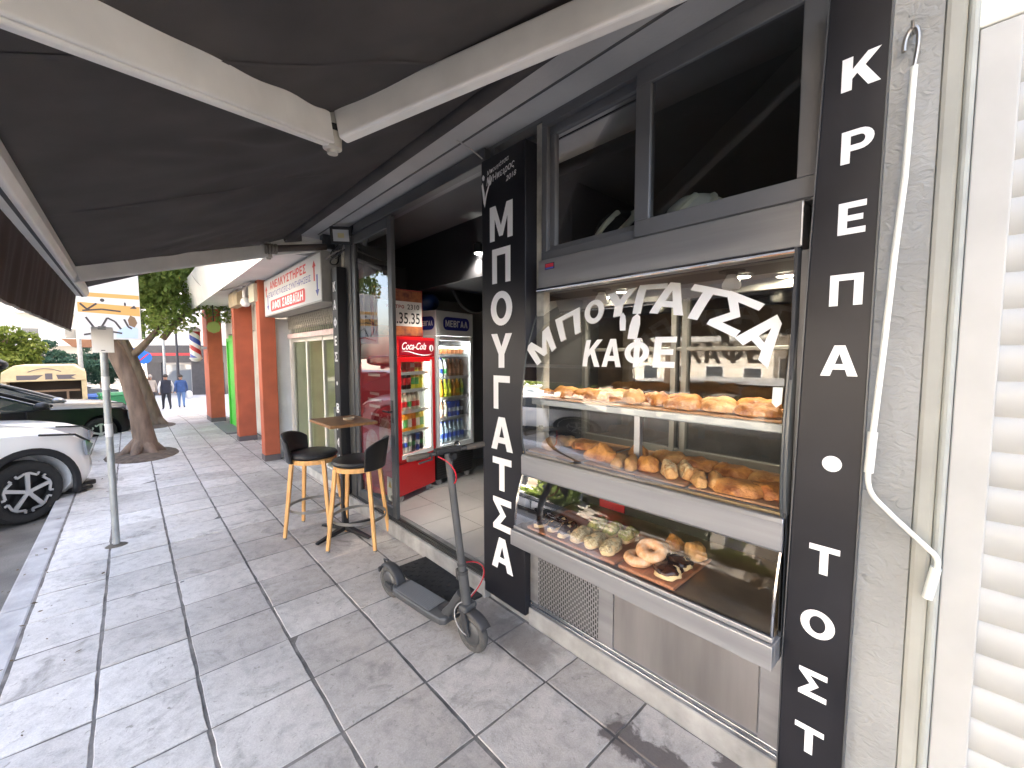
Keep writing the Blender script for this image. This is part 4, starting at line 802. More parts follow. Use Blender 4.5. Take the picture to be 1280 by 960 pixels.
mb = MB(); mb.box(.225, .262, .062, .075, .50, 1.44); obj('light_or_fill_strip', mb, mat('fridge_light', (1, 1, .95), .5, emit=1.9, ecol=(1, 1, .84)), rf); mb = MB(); mb.box(-.268, -.258, .034, .048, .5, 1.2); obj('light_or_fill_strip', mb, mat('added_side_fill', (1, 1, .95), .5, emit=9, ecol=(1, 1, .88)), rf)  # right strip is the fridge lamp; hidden left strip added to brighten the drinks
wf, hd, bs = fridge('drinks_fridge', 'tall white dairy fridge with blue lettered header and black base beside the red fridge', (2.84, 4.085, .1), R(11.5), .62, .55, 2.0, .40, .28, (.47, .76, 1.0, 1.24, 1.50), mat('fridge_white', (.72,.73,.73)), M_blk, mat('fridge_header_white', (.66, .67, .67), .35))
mb = MB()
def rrect(cx, cz, w, h, r, n=6):
    o = []
    for qx, qz, a0 in ((1, 1, 0), (-1, 1, 90), (-1, -1, 180), (1, -1, 270)):
        for k in range(n+1):
            a = R(a0+90*k/n); o.append((cx+qx*(w/2-r)+r*math.cos(a), cz+qz*(h/2-r)+r*math.sin(a)))
    return o
M_blue = mat('label_blue', (.012, .02, .21), .35)
mb.add([(x, -.004, z) for x, z in rrect(.02, 1.86, .44, .15, .06)], [tuple(range(28))]); hp = obj('header_badge', mb, M_blue, wf)
mb = MB(); word(mb, 'ΜΕΒΓΑΛ', (-.165, -.006, 1.822), (1, 0, 0), (0, 0, 1), .37, .076); obj('header_lettering', mb, M_white, hp)
mb = MB(); mb.add([(-.314, .15+x, z) for x, z in rrect(0, 1.86, .26, .15, .06)], [tuple(range(28))]); sb_ = obj('side_badge', mb, M_blue, wf)
mb = MB(); word(mb, 'ΜΕΒΓΑΛ', (-.316, .255, 1.83), (0, -1, 0), (0, 0, 1), .21, .055); obj('side_lettering', mb, M_white, sb_)
mb = MB()
for k in range(10): mb.box(-.29, .29, .012, .0155, .10+k*.028, .108+k*.028)
obj('base_louvre', mb, mat('louvre', (.03, .03, .03), .5), bs)
# drinks: one of each kind, then copies
def can_proto(c, band):
    m = mat('drink_%d_%d_%d' % tuple(int(x*99) for x in c), c, .3, .3); mb = MB(); mb.lathe([(.024, 0), (.031, .008), (.031, .105), (.026, .117), (.024, .115), (0, .113)], n=14); return mb, m
def bot_mb(h=.2, r=.032, neck=.013): 
    mb = MB(); mb.lathe([(r*.9, 0), (r, .01), (r, h*.62), (r*.75, h*.76), (neck, h*.86), (neck, h*.93)], n=14); c = MB(); c.lathe([(neck*1.15, h*.93), (neck*1.15, h), (0, h)], n=12); return mb, c
PROT = {}
def drink(kind, c, capc, lab, grp, root, x, y, z):
    k = (kind, c, capc); M_ = root.matrix_world if False else (Matrix.Translation(root.location) @ Matrix.Rotation(root.rotation_euler.z, 4, 'Z')); p = M_ @ Vector((x, y, z))
    if k not in PROT:
        nm = {'can': 'drink_can', 'bottle': 'drink_bottle', 'carton': 'drink_carton', 'jar': 'dessert_cup', 'tall': 'drink_can', 'water': 'water_bottle', 'milk': 'milk_bottle'}[kind]
        t = thing(nm, lab, {'can': 'can', 'tall': 'can', 'carton': 'carton', 'jar': 'dessert cup'}.get(kind, 'bottle'), tuple(p), 0, grp, True)
        m = mat('drink_%d_%d_%d' % tuple(int(v*99) for v in c), c, .3)
        if kind in ('can', 'tall'):
            mb = MB(); hh = .115 if kind == 'can' else .165; mb.lathe([(.022, 0), (.029, .008), (.029, hh-.01), (.025, hh), (.023, hh-.003), (0, hh-.003)], n=14); obj('can', mb, m, t, smooth=True)
            mb = MB(); mb.lathe([(.0293, hh*.35), (.0295, hh*.36), (.0295, hh*.6), (.0293, hh*.61)], n=14, caps=False); obj('band', mb, mat('cap_%d_%d_%d' % tuple(int(v*99) for v in capc), capc, .4), t, smooth=True)
        elif kind == 'carton':
            mb = MB(); mb.box(-.028, .028, -.02, .02, 0, .15); obj('pack', mb, m, t, bevel=.002); mb = MB(); mb.lathe([(.01, .15), (.01, .165), (0, .165)], n=10); obj('cap', mb, mat('cap_%d_%d_%d' % tuple(int(v*99) for v in capc), capc, .4), t); mb = MB(); mb.box(-.0285, .0285, -.0206, -.02, .03, .09); obj('print', mb, mat('cap_%d_%d_%d' % tuple(int(v*99) for v in capc), capc, .4), t)
        elif kind == 'jar':
            mb = MB(); mb.lathe([(.026, 0), (.033, .07), (.034, .075)], n=14); obj('cup', mb, m, t, smooth=True); mb = MB(); mb.lathe([(.036, .075), (.036, .08), (0, .081)], n=14); obj('lid', mb, mat('cap_%d_%d_%d' % tuple(int(v*99) for v in capc), capc, .4), t)
        else:
            b, c2 = bot_mb({'water': .21, 'milk': .2}.get(kind, .19), .031 if kind != 'milk' else .034); o = obj('bottle', b, m, t, smooth=True); obj('cap', c2, mat('cap_%d_%d_%d' % tuple(int(v*99) for v in capc), capc, .4), t)
            mb = MB(); r_ = .0315 if kind != 'milk' else .0345; mb.lathe([(r_, .04), (r_, .09)], n=14, caps=False); obj('label', mb, mat('cap_%d_%d_%d' % tuple(int(v*99) for v in capc), capc, .4), t, smooth=True)
        PROT[k] = t
    else:
        t = copy_tree(PROT[k]); t.location = p; t['label'] = lab; t['group'] = grp
    t.rotation_euler.z = root.rotation_euler.z; t.scale = (1.08, 1.08, 1.42 if kind in ('can', 'bottle', 'carton', 'jar') and root is rf else 1.3 if kind == 'jar' else 1.12); return t
CN = {(.5, .01, .015): 'red', (.03, .01, .01): 'dark cola', (.68, .62, .05): 'yellow', (.75, .30, .02): 'orange', (.02, .02, .03): 'black', (.02, .06, .4): 'blue', (.05, .3, .08): 'green', (.5, .5, .52): 'silver', (.62, .6, .55): 'white', (.16, .06, .02): 'brown', (.3, .36, .02): 'lime', (.45, .2, .03): 'amber', (.42, .2, .12): 'tan', (.35, .45, .5): 'clear', (.55, .5, .38): 'cream'}
cr, cb, cy_, co, ck, cbl, cg, csi, cw, cbr, cl, ca, cta, ccl, ccr = CN
def row(root, fr, shelf_name, z, y, xs, items):
    seen = {}
    for x, (kind, c, cc) in zip(xs, items): seen.setdefault((kind, c), []).append(x)
    cnt = {}
    for x, (kind, c, cc) in zip(xs, items):
        q = cnt.get((kind, c), 0); cnt[(kind, c)] = q+1; many = len(seen[(kind, c)]) > 1
        w = {'can': 'can', 'tall': 'tall can', 'carton': 'carton', 'jar': 'dessert cup', 'water': 'water bottle', 'milk': 'milk bottle'}.get(kind, 'bottle')
        lab = ((ORD[q]+' ') if many else 'single ')+CN[c]+' '+w+(' from the left' if many else '')+' on the '+shelf_name+' shelf of the '+fr+' fridge'
        drink(kind, c, cc, lab, 'drinks in the '+fr+' fridge', root, x, y, z)
xr = [-.235, -.17, -.105, -.04, .025, .09, .155]
row(rf, 'red', 'top', 1.315, .10, xr, [('can', cr, cw), ('can', cr, cw), ('can', cr, cr), ('can', cr, cr), ('can', cr, cw), ('can', cy_, cr), ('can', co, cr)])
row(rf, 'red', 'second', 1.135, .10, xr, [('bottle', cb, cr), ('bottle', cb, cr), ('bottle', cb, cr), ('bottle', cb, cr), ('bottle', cy_, cg), ('bottle', cy_, cg), ('bottle', cy_, cy_)])
row(rf, 'red', 'third', .915, .10, xr[:6], [('milk', ccr, cr), ('milk', ccr, cr), ('milk', ccr, cr), ('milk', ccr, cg), ('milk', ccr, cr), ('milk', ccr, cr)])
row(rf, 'red', 'fourth', .70, .10, xr, [('carton', co, cw), ('carton', co, cw), ('carton', co, cg), ('carton', co, cw), ('carton', co, cr), ('carton', cy_, cw), ('carton', cy_, cg)])
row(rf, 'red', 'bottom', .475, .10, xr, [('tall', csi, cg), ('tall', csi, ck), ('tall', cw, cbl), ('tall', csi, cg), ('tall', ck, cg), ('tall', cbl, csi), ('tall', ck, cg)])
xw = [-.22, -.15, -.08, -.01, .06, .13, .20]
row(wf, 'white', 'top', 1.50, .11, xw, [('jar', cbr, cw)]*7)
row(wf, 'white', 'second', 1.24, .11, xw, [('milk', cbl, cw), ('milk', cw, cbl), ('milk', cw, cg), ('bottle', cbr, cta), ('bottle', cbr, cta), ('bottle', cbr, cta), ('bottle', cbr, cbr)])
row(wf, 'white', 'third', 1.0, .11, xw, [('bottle', ca, co), ('bottle', ca, co), ('bottle', cl, cy_), ('bottle', cl, cy_), ('bottle', ca, co), ('bottle', co, cy_), ('bottle', cl, cg)])
row(wf, 'white', 'fourth', .76, .11, xw, [('bottle', cta, cw), ('bottle', cta, cw), ('bottle', ccr, cw), ('tall', cbl, csi), ('tall', cbl, csi), ('tall', cbl, cw), ('tall', ck, csi)])
row(wf, 'white', 'bottom', .475, .11, xw, [('water', ccl, cbl)]*7)
mb = MB(); mb.box(-.25, .25, .034, .048, 1.578, 1.590); obj('light_or_fill_strip', mb, mat('added_white_fridge_fill', (1, 1, 1), .5, emit=9), wf); mb = MB(); mb.box(-.278, -.268, .034, .048, .4, 1.5); obj('light_or_fill_strip', mb, MATS['added_white_fridge_fill'], wf)  # both strips are added fill glow, hidden behind the door frame

# things over the fridges
pb = thing('price_board', 'red-framed phone number board with pictures of snacks above the red fridge', 'board', (2.07, 4.0, 1.79))
mb = MB(); mb.box(1.79, 2.35, 3.985, 4.03, 1.79, 2.28); obj('case', mb, mat('board_frame_red', (.30, .015, .012), .4), pb, bevel=.006)
mb = MB(); mb.box(1.805, 2.335, 3.978, 3.9845, 1.805, 2.265); bf = obj('face', mb, mat('board_white', (.72, .70, .66), .5), pb)
M_fp = mat('food_picture', (.50, .16, .04), .5, col2=(.13, .025, .015), vscale=13)
for z0, z1 in ((2.155, 2.265), (1.805, 1.90)): obj('picture_strip', MB().box(1.805, 2.335, 3.975, 3.9775, z0, z1), M_fp, bf)
mb = MB(); letters(mb, '2310', (2.165, 3.977, 2.075), (1, 0, 0), (0, 0, 1), .14, .052, .012); letters(mb, '2.35.35', (1.985, 3.977, 1.925), (1, 0, 0), (0, 0, 1), .325, .115, .014); obj('digits', mb, M_blk, bf)
mb = MB(); word(mb, 'ΚΕΝΤΡΟ', (1.93, 3.977, 2.08), (1, 0, 0), (0, 0, 1), .2, .036); obj('red_word', mb, mat('board_frame_red', (.4,0,0)), bf)
mb = MB(); mb.box(1.85, 2.62, 4.45, 4.72, 1.80, 2.60); tag(obj('black_cabinet', mb, mat('cabinet_black', (.01, .01, .011), .4), bevel=.01), 'black wall cabinet hanging behind the phone number board', 'cabinet')
bw = thing('bicycle_wheel', 'black spoked bicycle wheel leaning on top of the white fridge', 'wheel', (3.0, 4.0, 2.42), R(12), None, True)
mb = MB(); mb.grid(40, 12, lambda u, v: ((.315+.02*math.cos(6.2832*v))*math.cos(6.2832*u), .02*math.sin(6.2832*v), (.315+.02*math.cos(6.2832*v))*math.sin(6.2832*u)), closed_u=True); obj('tyre', mb, M_rub, bw, smooth=True)
mb = MB(); mb.lathe([(.292, -.012), (.302, -.012), (.302, .012), (.292, .012)], n=40, axis='y'); obj('rim', mb, mat('rim_black', (.03, .03, .032), .3, .5), bw, smooth=True)
mb = MB()
for k in range(24):
    a = k*2*math.pi/24; mb.tube([(.02*math.cos(a+.9), .02*(-1)**k, .02*math.sin(a+.9)), (.295*math.cos(a), 0, .295*math.sin(a))], .0016, 5)
obj('spokes', mb, M_chrome, bw)
mb = MB(); mb.lathe([(.022, -.035), (.028, -.03), (.016, 0), (.028, .03), (.022, .035)], n=16, axis='y'); obj('hub', mb, M_alu, bw, smooth=True)
bw.rotation_euler = (R(-8), 0, R(12))
mb = MB(); mb.grid(24, 14, lambda u, v: (2.62+.13*math.cos(6.2832*u)*math.sin(3.1416*v)*(1+.15*math.sin(4*6.28*u)), 4.30+.11*math.sin(6.2832*u)*math.sin(3.1416*v), 2.10+.11-.11*math.cos(3.1416*v)), closed_u=True); tag(obj('blue_bag', mb, mat('bag_blue', (.02, .06, .22), .35, col2=(.005, .008, .02), vscale=9), smooth=True), 'shiny blue and black bag lying on the white fridge beside the bicycle wheel', 'bag')
dl = thing('ceiling_spot', 'small bright round spotlight on the dark bulkhead above the fridges', 'lamp', (2.40, 3.07, 2.53))
mb = MB(); mb.lathe([(.0, 2.519), (.036, 2.521), (.036, 2.53)], (2.40, 3.07, 0), 20); obj('lens', mb, mat('spot_glow', (1, 1, .97), .5, emit=9, ecol=(1, .97, .9)), dl)
mb = MB(); mb.lathe([(.037, 2.525), (.05, 2.53), (.05, 2.60), (.03, 2.62)], (2.40, 3.07, 0), 20, caps=False); mb.box(2.395, 2.43, 3.06, 3.08, 2.55, 2.6); obj('housing', mb, M_blk, dl, smooth=True)
ll = bpy.data.lights.new('ceiling_spot_light', 'SPOT'); ll.energy = 12; ll.spot_size = R(88); ll.spot_blend = .6; ll.color = (1, .93, .82); ll.shadow_soft_size = .05; lo = bpy.data.objects.new('ceiling_spot_light', ll); COL.objects.link(lo); lo.parent = dl; lo.location = (0, 0, -.06); lo.rotation_euler = (R(28), 0, R(-20))
# helmets behind the upper window
for (x, y, lab, c) in ((1.93, 1.265, 'black and white helmet standing at the left pane of the upper window', 0), (1.99, .90, 'pale helmet just showing above the sill of the right pane', 1)):
    h_ = thing('helmet', lab, 'helmet', (x, y, 2.14), R(20), None, True)
    mb = MB(); mb.lathe([(.105, 0), (.125, .03), (.13, .09), (.112, .145), (.07, .185), (0, .198)], n=24, sx=1, sy=1.1); o = obj('shell', mb, mat('helmet_black', (.015, .015, .015), .2, coat=.5) if not c else mat('helmet_pale', (.6, .6, .55), .3), h_, smooth=True)
    mb = MB()
    for a0 in (2.4, 3.3, 4.2):
        pts = [((.128-.0*(k))*math.cos(a0+.08*k)*math.sqrt(max(0, 1-(k/13)**2))*1.03, .14*math.sin(a0+.08*k)*math.sqrt(max(0, 1-(k/13)**2))*1.03, .06+.135*k/12) for k in range(11)]; mb.tube(pts, .016, 6)
    obj('stripe', mb, mat('helmet_stripe', (.62, .62, .5), .4), h_, smooth=True)
sh = thing('storage_shelf', 'dark loft shelf carrying the helmets behind the upper window', 'shelf', (2.05, 1, 2.11))
mb = MB(); mb.box(1.81, 2.30, .36, 1.69, 2.11, 2.138); obj('shelf', mb, M_dark, sh)

# ------------------------------------------------------------------ pavement furniture in front of the shop
mb = MB()
def matp(u, v): return (1.40+.26*u, 2.12+.72*v, .004+.012)
mb.box(1.395, 1.652, 2.10, 2.82, .003, .016)
for i in range(6):
    for j in range(16):
        if (i+j) % 2 == 0: mb.box(1.41+i*.04, 1.436+i*.04, 2.12+j*.043, 2.148+j*.043, .016, .0195)
dmt = tag(obj('door_mat', mb, M_rub, None, bevel=0), 'black rubber doormat on the paving behind the scooter', 'doormat')
# stools
M_wood2 = mat('stool_beech', (.66, .36, .13), .42, var=.14, vscale=5, stretch=(9, 9, .7))
M_leather = mat('black_leatherette', (.012, .012, .013), .38, spec=.5, bump=.12, bscale=260, var=.2)
M_ring = mat('foot_ring_steel', (.33, .32, .30), .35, .9)
def stool(lab, x, y, rz):
    t = thing('bar_stool', lab, 'stool', (x, y, 0), rz, 'bar stools at the small table', True)
    for sx, sy in ((1, 1), (1, -1), (-1, 1), (-1, -1)):
        mb = MB(); mb.beam((.135*sx, .135*sy, .675), (.192*sx, .192*sy, .012), .034, .034, (1, 0, 0), .028, .028); l_ = obj('leg', mb, M_wood2, t, bevel=.006)
        mb = MB(); mb.lathe([(.013, 0), (.015, .012)], (.192*sx, .192*sy, 0), 10); obj('glide', mb, mat('glide_grey', (.2, .2, .2), .5), l_)
    mb = MB(); mb.lathe([(.165, .645), (.192, .645), (.192, .685), (.165, .685)], n=40); obj('seat_ring', mb, M_wood2, t, bevel=.004)
    mb = MB(); mb.lathe([(0, .682), (.17, .684), (.20, .695), (.206, .712), (.198, .728), (.16, .74), (.0, .742)], n=40); obj('seat', mb, M_leather, t, smooth=True)
    # bucket backrest behind the seat (local -x)
    def bk_(u, v):
        a = math.pi+(-1.0+2.0*u); edge = abs(2*u-1); h = .655+(.255-.07*edge**3)*v; r = .222+.04*v
        return (r*math.cos(a), r*math.sin(a), h)
    mb = MB(); n_, m_ = 30, 8; ins = []; 
    def bk2(u, v):
        p = bk_(u, v); k = (math.hypot(p[0], p[1])-.028)/math.hypot(p[0], p[1]); return (p[0]*k, p[1]*k, p[2])
    A = [bk_(i/(n_-1), j/(m_-1)) for j in range(m_) for i in range(n_)]; B = [bk2(i/(n_-1), j/(m_-1)) for j in range(m_) for i in range(n_)]; N = n_*m_; F = []
    for j in range(m_-1):
        for i in range(n_-1):
            q = (j*n_+i, j*n_+i+1, (j+1)*n_+i+1, (j+1)*n_+i); F.append(q); F.append(tuple(N+k for k in q[::-1]))
    for i in range(n_-1): F.append((i, N+i, N+i+1, i+1)); k0 = (m_-1)*n_+i; F.append((k0, k0+1, N+k0+1, N+k0))
    for j in range(m_-1): F.append((j*n_, (j+1)*n_, N+(j+1)*n_, N+j*n_)); k0 = j*n_+n_-1; F.append((k0, N+k0, N+k0+n_, k0+n_))
    mb.add(A+B, F); obj('backrest', mb, M_leather, t, smooth=True, bevel=.009, seg=3, ang=50)
    mb = MB(); mb.lathe([(.217, .225), (.221, .225), (.221, .25), (.217, .25), (.217, .225)], n=44, caps=False); obj('foot_ring', mb, M_ring, t, smooth=True)
    return t
stool('black-backed bar stool with wooden legs nearest the doorway, backrest towards the glass door', 1.392, 3.462, R(138))
stool('black-backed bar stool with wooden legs behind the table, backrest towards the street', 1.20, 3.985, R(-38))
bt = thing('bar_table', 'small high table with a wooden top on a black pedestal between two stools', 'table', (1.37, 3.72, 0))
mb = MB(); mb.box(1.17, 1.57, 3.44, 3.97, 1.005, 1.03); obj('tabletop', mb, mat('table_wood', (.27, .135, .055), .4, var=.18, vscale=5, stretch=(10, 1, 5)), bt, bevel=.004)
mb = MB(); mb.box(1.345, 1.395, 3.70, 3.75, .05, .985); obj('column', mb, M_blk, bt, bevel=.005)
mb = MB(); mb.box(1.27, 1.47, 3.62, 3.83, .985, 1.004); obj('top_plate', mb, M_blk, bt)
for a in (20, 110, 200, 290):
    mb = MB(); d = Vector((math.cos(R(a)), math.sin(R(a)), 0)); c = Vector((1.37, 3.725, 0)); mb.beam(c+d*.02+Vector((0,0,.055)), c+d*.30+Vector((0,0,.018)), .05, .04, (0,0,1), .035, .018); obj('foot', mb, M_blk, bt, bevel=.004)
at = thing('ashtray', 'small pale round ashtray on the wooden bar table', 'ashtray', (1.42, 3.70, 1.031))
mb = MB(); mb.lathe([(0, 1.034), (.035, 1.034), (.045, 1.048), (.052, 1.048), (.046, 1.031), (0, 1.031)], (1.42, 3.70, 0), 24, sx=1, sy=1); obj('dish', mb, mat('ashtray_tan', (.45, .36, .27), .4), at, smooth=True)
# scooter
sk = thing('electric_scooter', 'grey folding electric scooter parked in front of the doorway with a red brake cable', 'scooter', (1.305, 1.742, 0), math.atan2(-.994, .111), None, True)
M_sc = mat('scooter_grey', (.085, .087, .09), .42, .4, var=.12, vscale=8)
M_sc2 = mat('scooter_dark', (.04, .04, .042), .5, var=.2)
def wheel2(x, nm):
    r = .108
    mb = MB(); mb.grid(44, 14, lambda u, v: (x+(r-.022+.022*math.cos(6.2832*v))*math.cos(6.2832*u), .024*math.sin(6.2832*v), r+(r-.022+.022*math.cos(6.2832*v))*math.sin(6.2832*u)), closed_u=True); w = obj('wheel', mb, mat('dusty_tyre', (.075, .072, .068), .9, var=.3, vscale=30, bump=.3, bscale=150), sk, smooth=True)
    mb = MB()
    for s in (-1, 1):
        for k in range(30):
            a = k*2*math.pi/30; mb.lathe([(.0055, s*.0205), (.0055, s*.0225)], (x+(r-.020)*math.cos(a), 0, r+(r-.020)*math.sin(a)), 8, 'y')
    obj('tread_holes', mb, M_blk, w)
    mb = MB(); mb.lathe([(0, -.026), (.05, -.026), (.066, -.018), (.070, -.012), (.070, .012), (.066, .018), (.05, .026), (0, .026)], (x, 0, r), 32, 'y', caps=False); obj('hub', mb, M_sc, w, smooth=True)
wheel2(0, 'front'); wheel2(-.78, 'rear')
mb = MB(); n = 12
pl = [(-.17, .045), (-.20, .068), (-.30, .075), (-.60, .075), (-.66, .066), (-.70, .040), (-.70, -.040), (-.66, -.066), (-.60, -.075), (-.30, -.075), (-.20, -.068), (-.17, -.045)]
mb.prism(pl, lambda u, v, w: (u, v, w), .088, .132); dk = obj('deck', mb, M_sc, sk, bevel=.012, seg=3)
mb = MB(); mb.box(-.64, -.30, -.062, .062, .1325, .136)
for i in range(30):
    for j in range(11): mb.box(-.635+i*.0115, -.628+i*.0115, -.058+j*.0108, -.0515+j*.0108, .136, .1375)
obj('grip_mat', mb, mat('grip_mat_grey', (.15, .155, .16), .8), dk)
mb = MB(); mb.lathe([(.02, .133), (.022, .136), (.012, .137)], (-.25, .0, 0), 16, sx=1.6); obj('port_cover', mb, M_sc2, dk)
mb = MB(); mb.tube([(-.225, 0, .112), (-.17, 0, .17), (-.115, 0, .25), (-.075, 0, .30)], [.030, .028, .026, .027], 14); obj('neck', mb, M_sc, sk, smooth=True)
H0, H1 = Vector((-.035, 0, .235)), Vector((-.135, 0, 1.085))
def hs(t): return H0+(H1-H0)*t
mb = MB(); mb.tube([hs(.0), hs(.22)], .0275, 18); obj('head_tube', mb, M_sc, sk, smooth=True)
mb = MB(); mb.tube([hs(.22), hs(1.0)], .0205, 18); obj('stem', mb, M_sc, sk, smooth=True)
mb = MB(); mb.tube([hs(.215), hs(.235)], .030, 18); mb.tube([hs(.27), hs(.285)], .026, 18); mb.cbox(hs(.20)+Vector((-.035, .0, 0)), (1,0,0), (0,1,0), (0,0,1), .015, .012, .03); obj('latch', mb, M_sc2, sk, bevel=.003)
for s in (-1, 1):
    mb = MB(); mb.beam(hs(.0)+Vector((0, s*.036, .01)), (0, s*.038, .100), .016, .036, (1,0,0)); obj('fork_leg', mb, M_sc2, sk, bevel=.005)
mb = MB(); mb.box(-.06, .0, -.045, .045, .226, .262); obj('fork_crown', mb, M_sc, sk, bevel=.012)
def fender(x, a0, a1, nm):
    mb = MB(); mb.grid(16, 7, lambda u, v: (x+.125*math.cos(R(a0+(a1-a0)*u)), (-1+2*v)*.034, .108+(.125-.012*abs(2*v-1)**3)*math.sin(R(a0+(a1-a0)*u)))); o = obj('fender', mb, M_sc2, sk, smooth=True); md = o.modifiers.new('solid', 'SOLIDIFY'); md.thickness = .003
fender(0, 30, 165, 'f'); fender(-.78, 5, 120, 'r')
mb = MB(); mb.tube([(-.835, 0, .205), (-.85, 0, .235), (-.80, 0, .245)], .006, 8); mb.box(-.90, -.885, -.02, .02, .14, .17); obj('fender_hook', mb, M_sc2, sk)
for s in (-1, 1):
    mb = MB(); mb.beam((-.70, s*.045, .108), (-.78, s*.042, .108), .014, .035); obj('rear_fork', mb, M_sc2, sk, bevel=.004)
top = hs(1.0); yaw = Vector((.22, 1, 0)).normalized()
mb = MB(); mb.tube([top-yaw*.22, top+yaw*.22], .011, 12); obj('handlebar', mb, M_sc2, sk, smooth=True)
for s in (-1, 1):
    mb = MB(); mb.tube([top+yaw*s*.115, top+yaw*s*.12, top+yaw*s*.225, top+yaw*s*.23], [.013, .0165, .0165, .013], 14); obj('grip', mb, mat('grip_taupe', (.10, .085, .072), .85, bump=.4, bscale=200), sk, smooth=True)
mb = MB(); mb.cbox(top+Vector((.0, 0, .008)), yaw.cross(Vector((0,0,1))), yaw, (0,0,1), .024, .075, .016); obj('display_unit', mb, M_blk, sk, bevel=.008, seg=3)
mb = MB(); mb.tube([top+Vector((.03, 0, -.02)), top+Vector((.055, 0, -.02))], .018, 14); obj('headlight', mb, M_blk, sk, smooth=True)
mb = MB(); mb.lathe([(0, .0), (.018, .002), (.02, .012), (.012, .024), (0, .026)], tuple(top+yaw*.06+Vector((0,0,.02))), 16); obj('bell', mb, M_chrome, sk, smooth=True)
mb = MB(); mb.tube([top-yaw*.11+Vector((.02,0,0)), top-yaw*.13+Vector((.055,0,-.01)), top-yaw*.20+Vector((.05,0,-.02))], .005, 8); obj('brake_lever', mb, M_sc2, sk, smooth=True)
def bez(p, n=24):
    p = [Vector(q) for q in p]; o = []
    for i in range(n+1):
        t = i/n; q = p[:]
        while len(q) > 1: q = [a.lerp(b, t) for a, b in zip(q[:-1], q[1:])]
        o.append(q[0])
    return o
M_cab = mat('cable_red', (.55, .015, .03), .4)
mb = MB(); mb.tube(bez([top-yaw*.08+Vector((.03, 0, -.01)), top+Vector((.09, -.02, -.05)), top+Vector((.08, .0, -.14)), hs(.80)+Vector((.022, .0, 0))]), .0035, 8); obj('brake_cable', mb, M_cab, sk, smooth=True)
mb = MB(); mb.tube(bez([hs(.27)+Vector((-.01, .028, 0)), (-.02, .20, .44), (-.10, .26, .24), (-.16, .09, .15), (-.14, .03, .17)]), .0035, 8); obj('brake_cable', mb, M_cab, sk, smooth=True)
mb = MB(); mb.tube(bez([hs(.27)+Vector((-.01, .027, 0)), (-.03, .22, .42), (-.13, .24, .22), (-.19, .07, .13)]), .0025, 8); mb.tube(bez([hs(.05)+Vector((0, -.03, 0)), (-.10, -.09, .25), (-.02, -.08, .14), (-.0, -.04, .11)]), .003, 8); obj('grey_cable', mb, mat('cable_grey', (.35, .34, .33), .5), sk, smooth=True)
mb = MB(); mb.tube([(-.42, .06, .09), (-.40, .10, .006)], .007, 8); obj('kickstand', mb, M_sc2, sk, smooth=True)
sk.rotation_euler.x = R(2.5)
# awning crank on the rough pier
ck_ = thing('awning_crank', 'long white bent awning crank rod hanging from a hook on the rough grey pier', 'crank', (1.65, .16, .9))
mb = MB(); mb.tube([(1.655, .1445, 2.40), (1.652, .150, 2.1), (1.65, .161, 1.9), (1.65, .174, 1.6), (1.65, .186, 1.36)], .0085, 10); obj('rod', mb, mat('crank_white', (.70, .71, .66), .4, var=.06), ck_, smooth=True)
mb = MB(); mb.tube([(1.65, .186, 1.365), (1.65, .191, 1.24)], .0125, 12); obj('sleeve', mb, mat('crank_white', (.7,.7,.7)), ck_, smooth=True)
mb = MB(); mb.tube(bez([(1.65, .1915, 1.25), (1.65, .196, 1.165), (1.65, .165, 1.16), (1.65, .13, 1.12)], 10)+[Vector((1.65, .06, 1.055))]+bez([(1.65, .05, 1.046), (1.65, .028, 1.03), (1.65, .03, 1.01), (1.65, .034, .99)], 8), .0075, 10); obj('bend', mb, mat('crank_white', (.7,.7,.7)), ck_, smooth=True)
mb = MB(); mb.tube([(1.65, .034, 1.0), (1.65, .048, .905)], .0125, 12); obj('handle_grip', mb, mat('crank_white', (.7,.7,.7)), ck_, smooth=True)
mb = MB(); mb.tube(bez([(1.655, .1445, 2.40), (1.655, .138, 2.46), (1.655, .128, 2.52), (1.655, .155, 2.535), (1.655, .172, 2.49), (1.655, .168, 2.45)], 20), .0055, 8); obj('hook', mb, mat('hook_steel', (.35, .33, .30), .35, .9), ck_, smooth=True)
mb = MB(); mb.tube([(1.69, .152, 2.51), (1.65, .152, 2.505), (1.642, .152, 2.52)], .004, 8); tag(obj('wall_hook', mb, mat('hook_steel', (.3,.3,.3)), smooth=True), 'small steel wall hook carrying the white awning crank', 'hook')
# floodlight and cables
fl = thing('floodlight', 'small black square LED floodlight under the balcony at the corner post', 'lamp', (1.62, 4.30, 2.70))
fn_ = Vector((-.55, -.80, -.24)).normalized(); fa = Vector((0, 0, 1)).cross(fn_).normalized(); fu = fn_.cross(fa); fc_ = Vector((1.62, 4.27, 2.785))
mb = MB(); mb.cbox(fc_, fa, fu, fn_, .105, .085, .025); obj('housing', mb, M_blk, fl, bevel=.008)
mb = MB(); mb.cbox(fc_+fn_*.027, fa, fu, fn_, .075, .055, .0015); obj('lens', mb, mat('flood_lens', (.62, .64, .66), .15, .2), fl)
mb = MB(); mb.cbox(fc_+fn_*.0300, fa, fu, fn_, .03, .022, .001); obj('led_chip', mb, mat('led_yellow', (.5, .45, .25), .4), fl)
mb = MB(); mb.tube([(1.66, 4.16, 2.76), (1.69, 4.16, 2.87), (1.69, 4.36, 2.87), (1.66, 4.36, 2.76)], .007, 6); obj('bracket', mb, M_blk, fl)
random.seed(5)
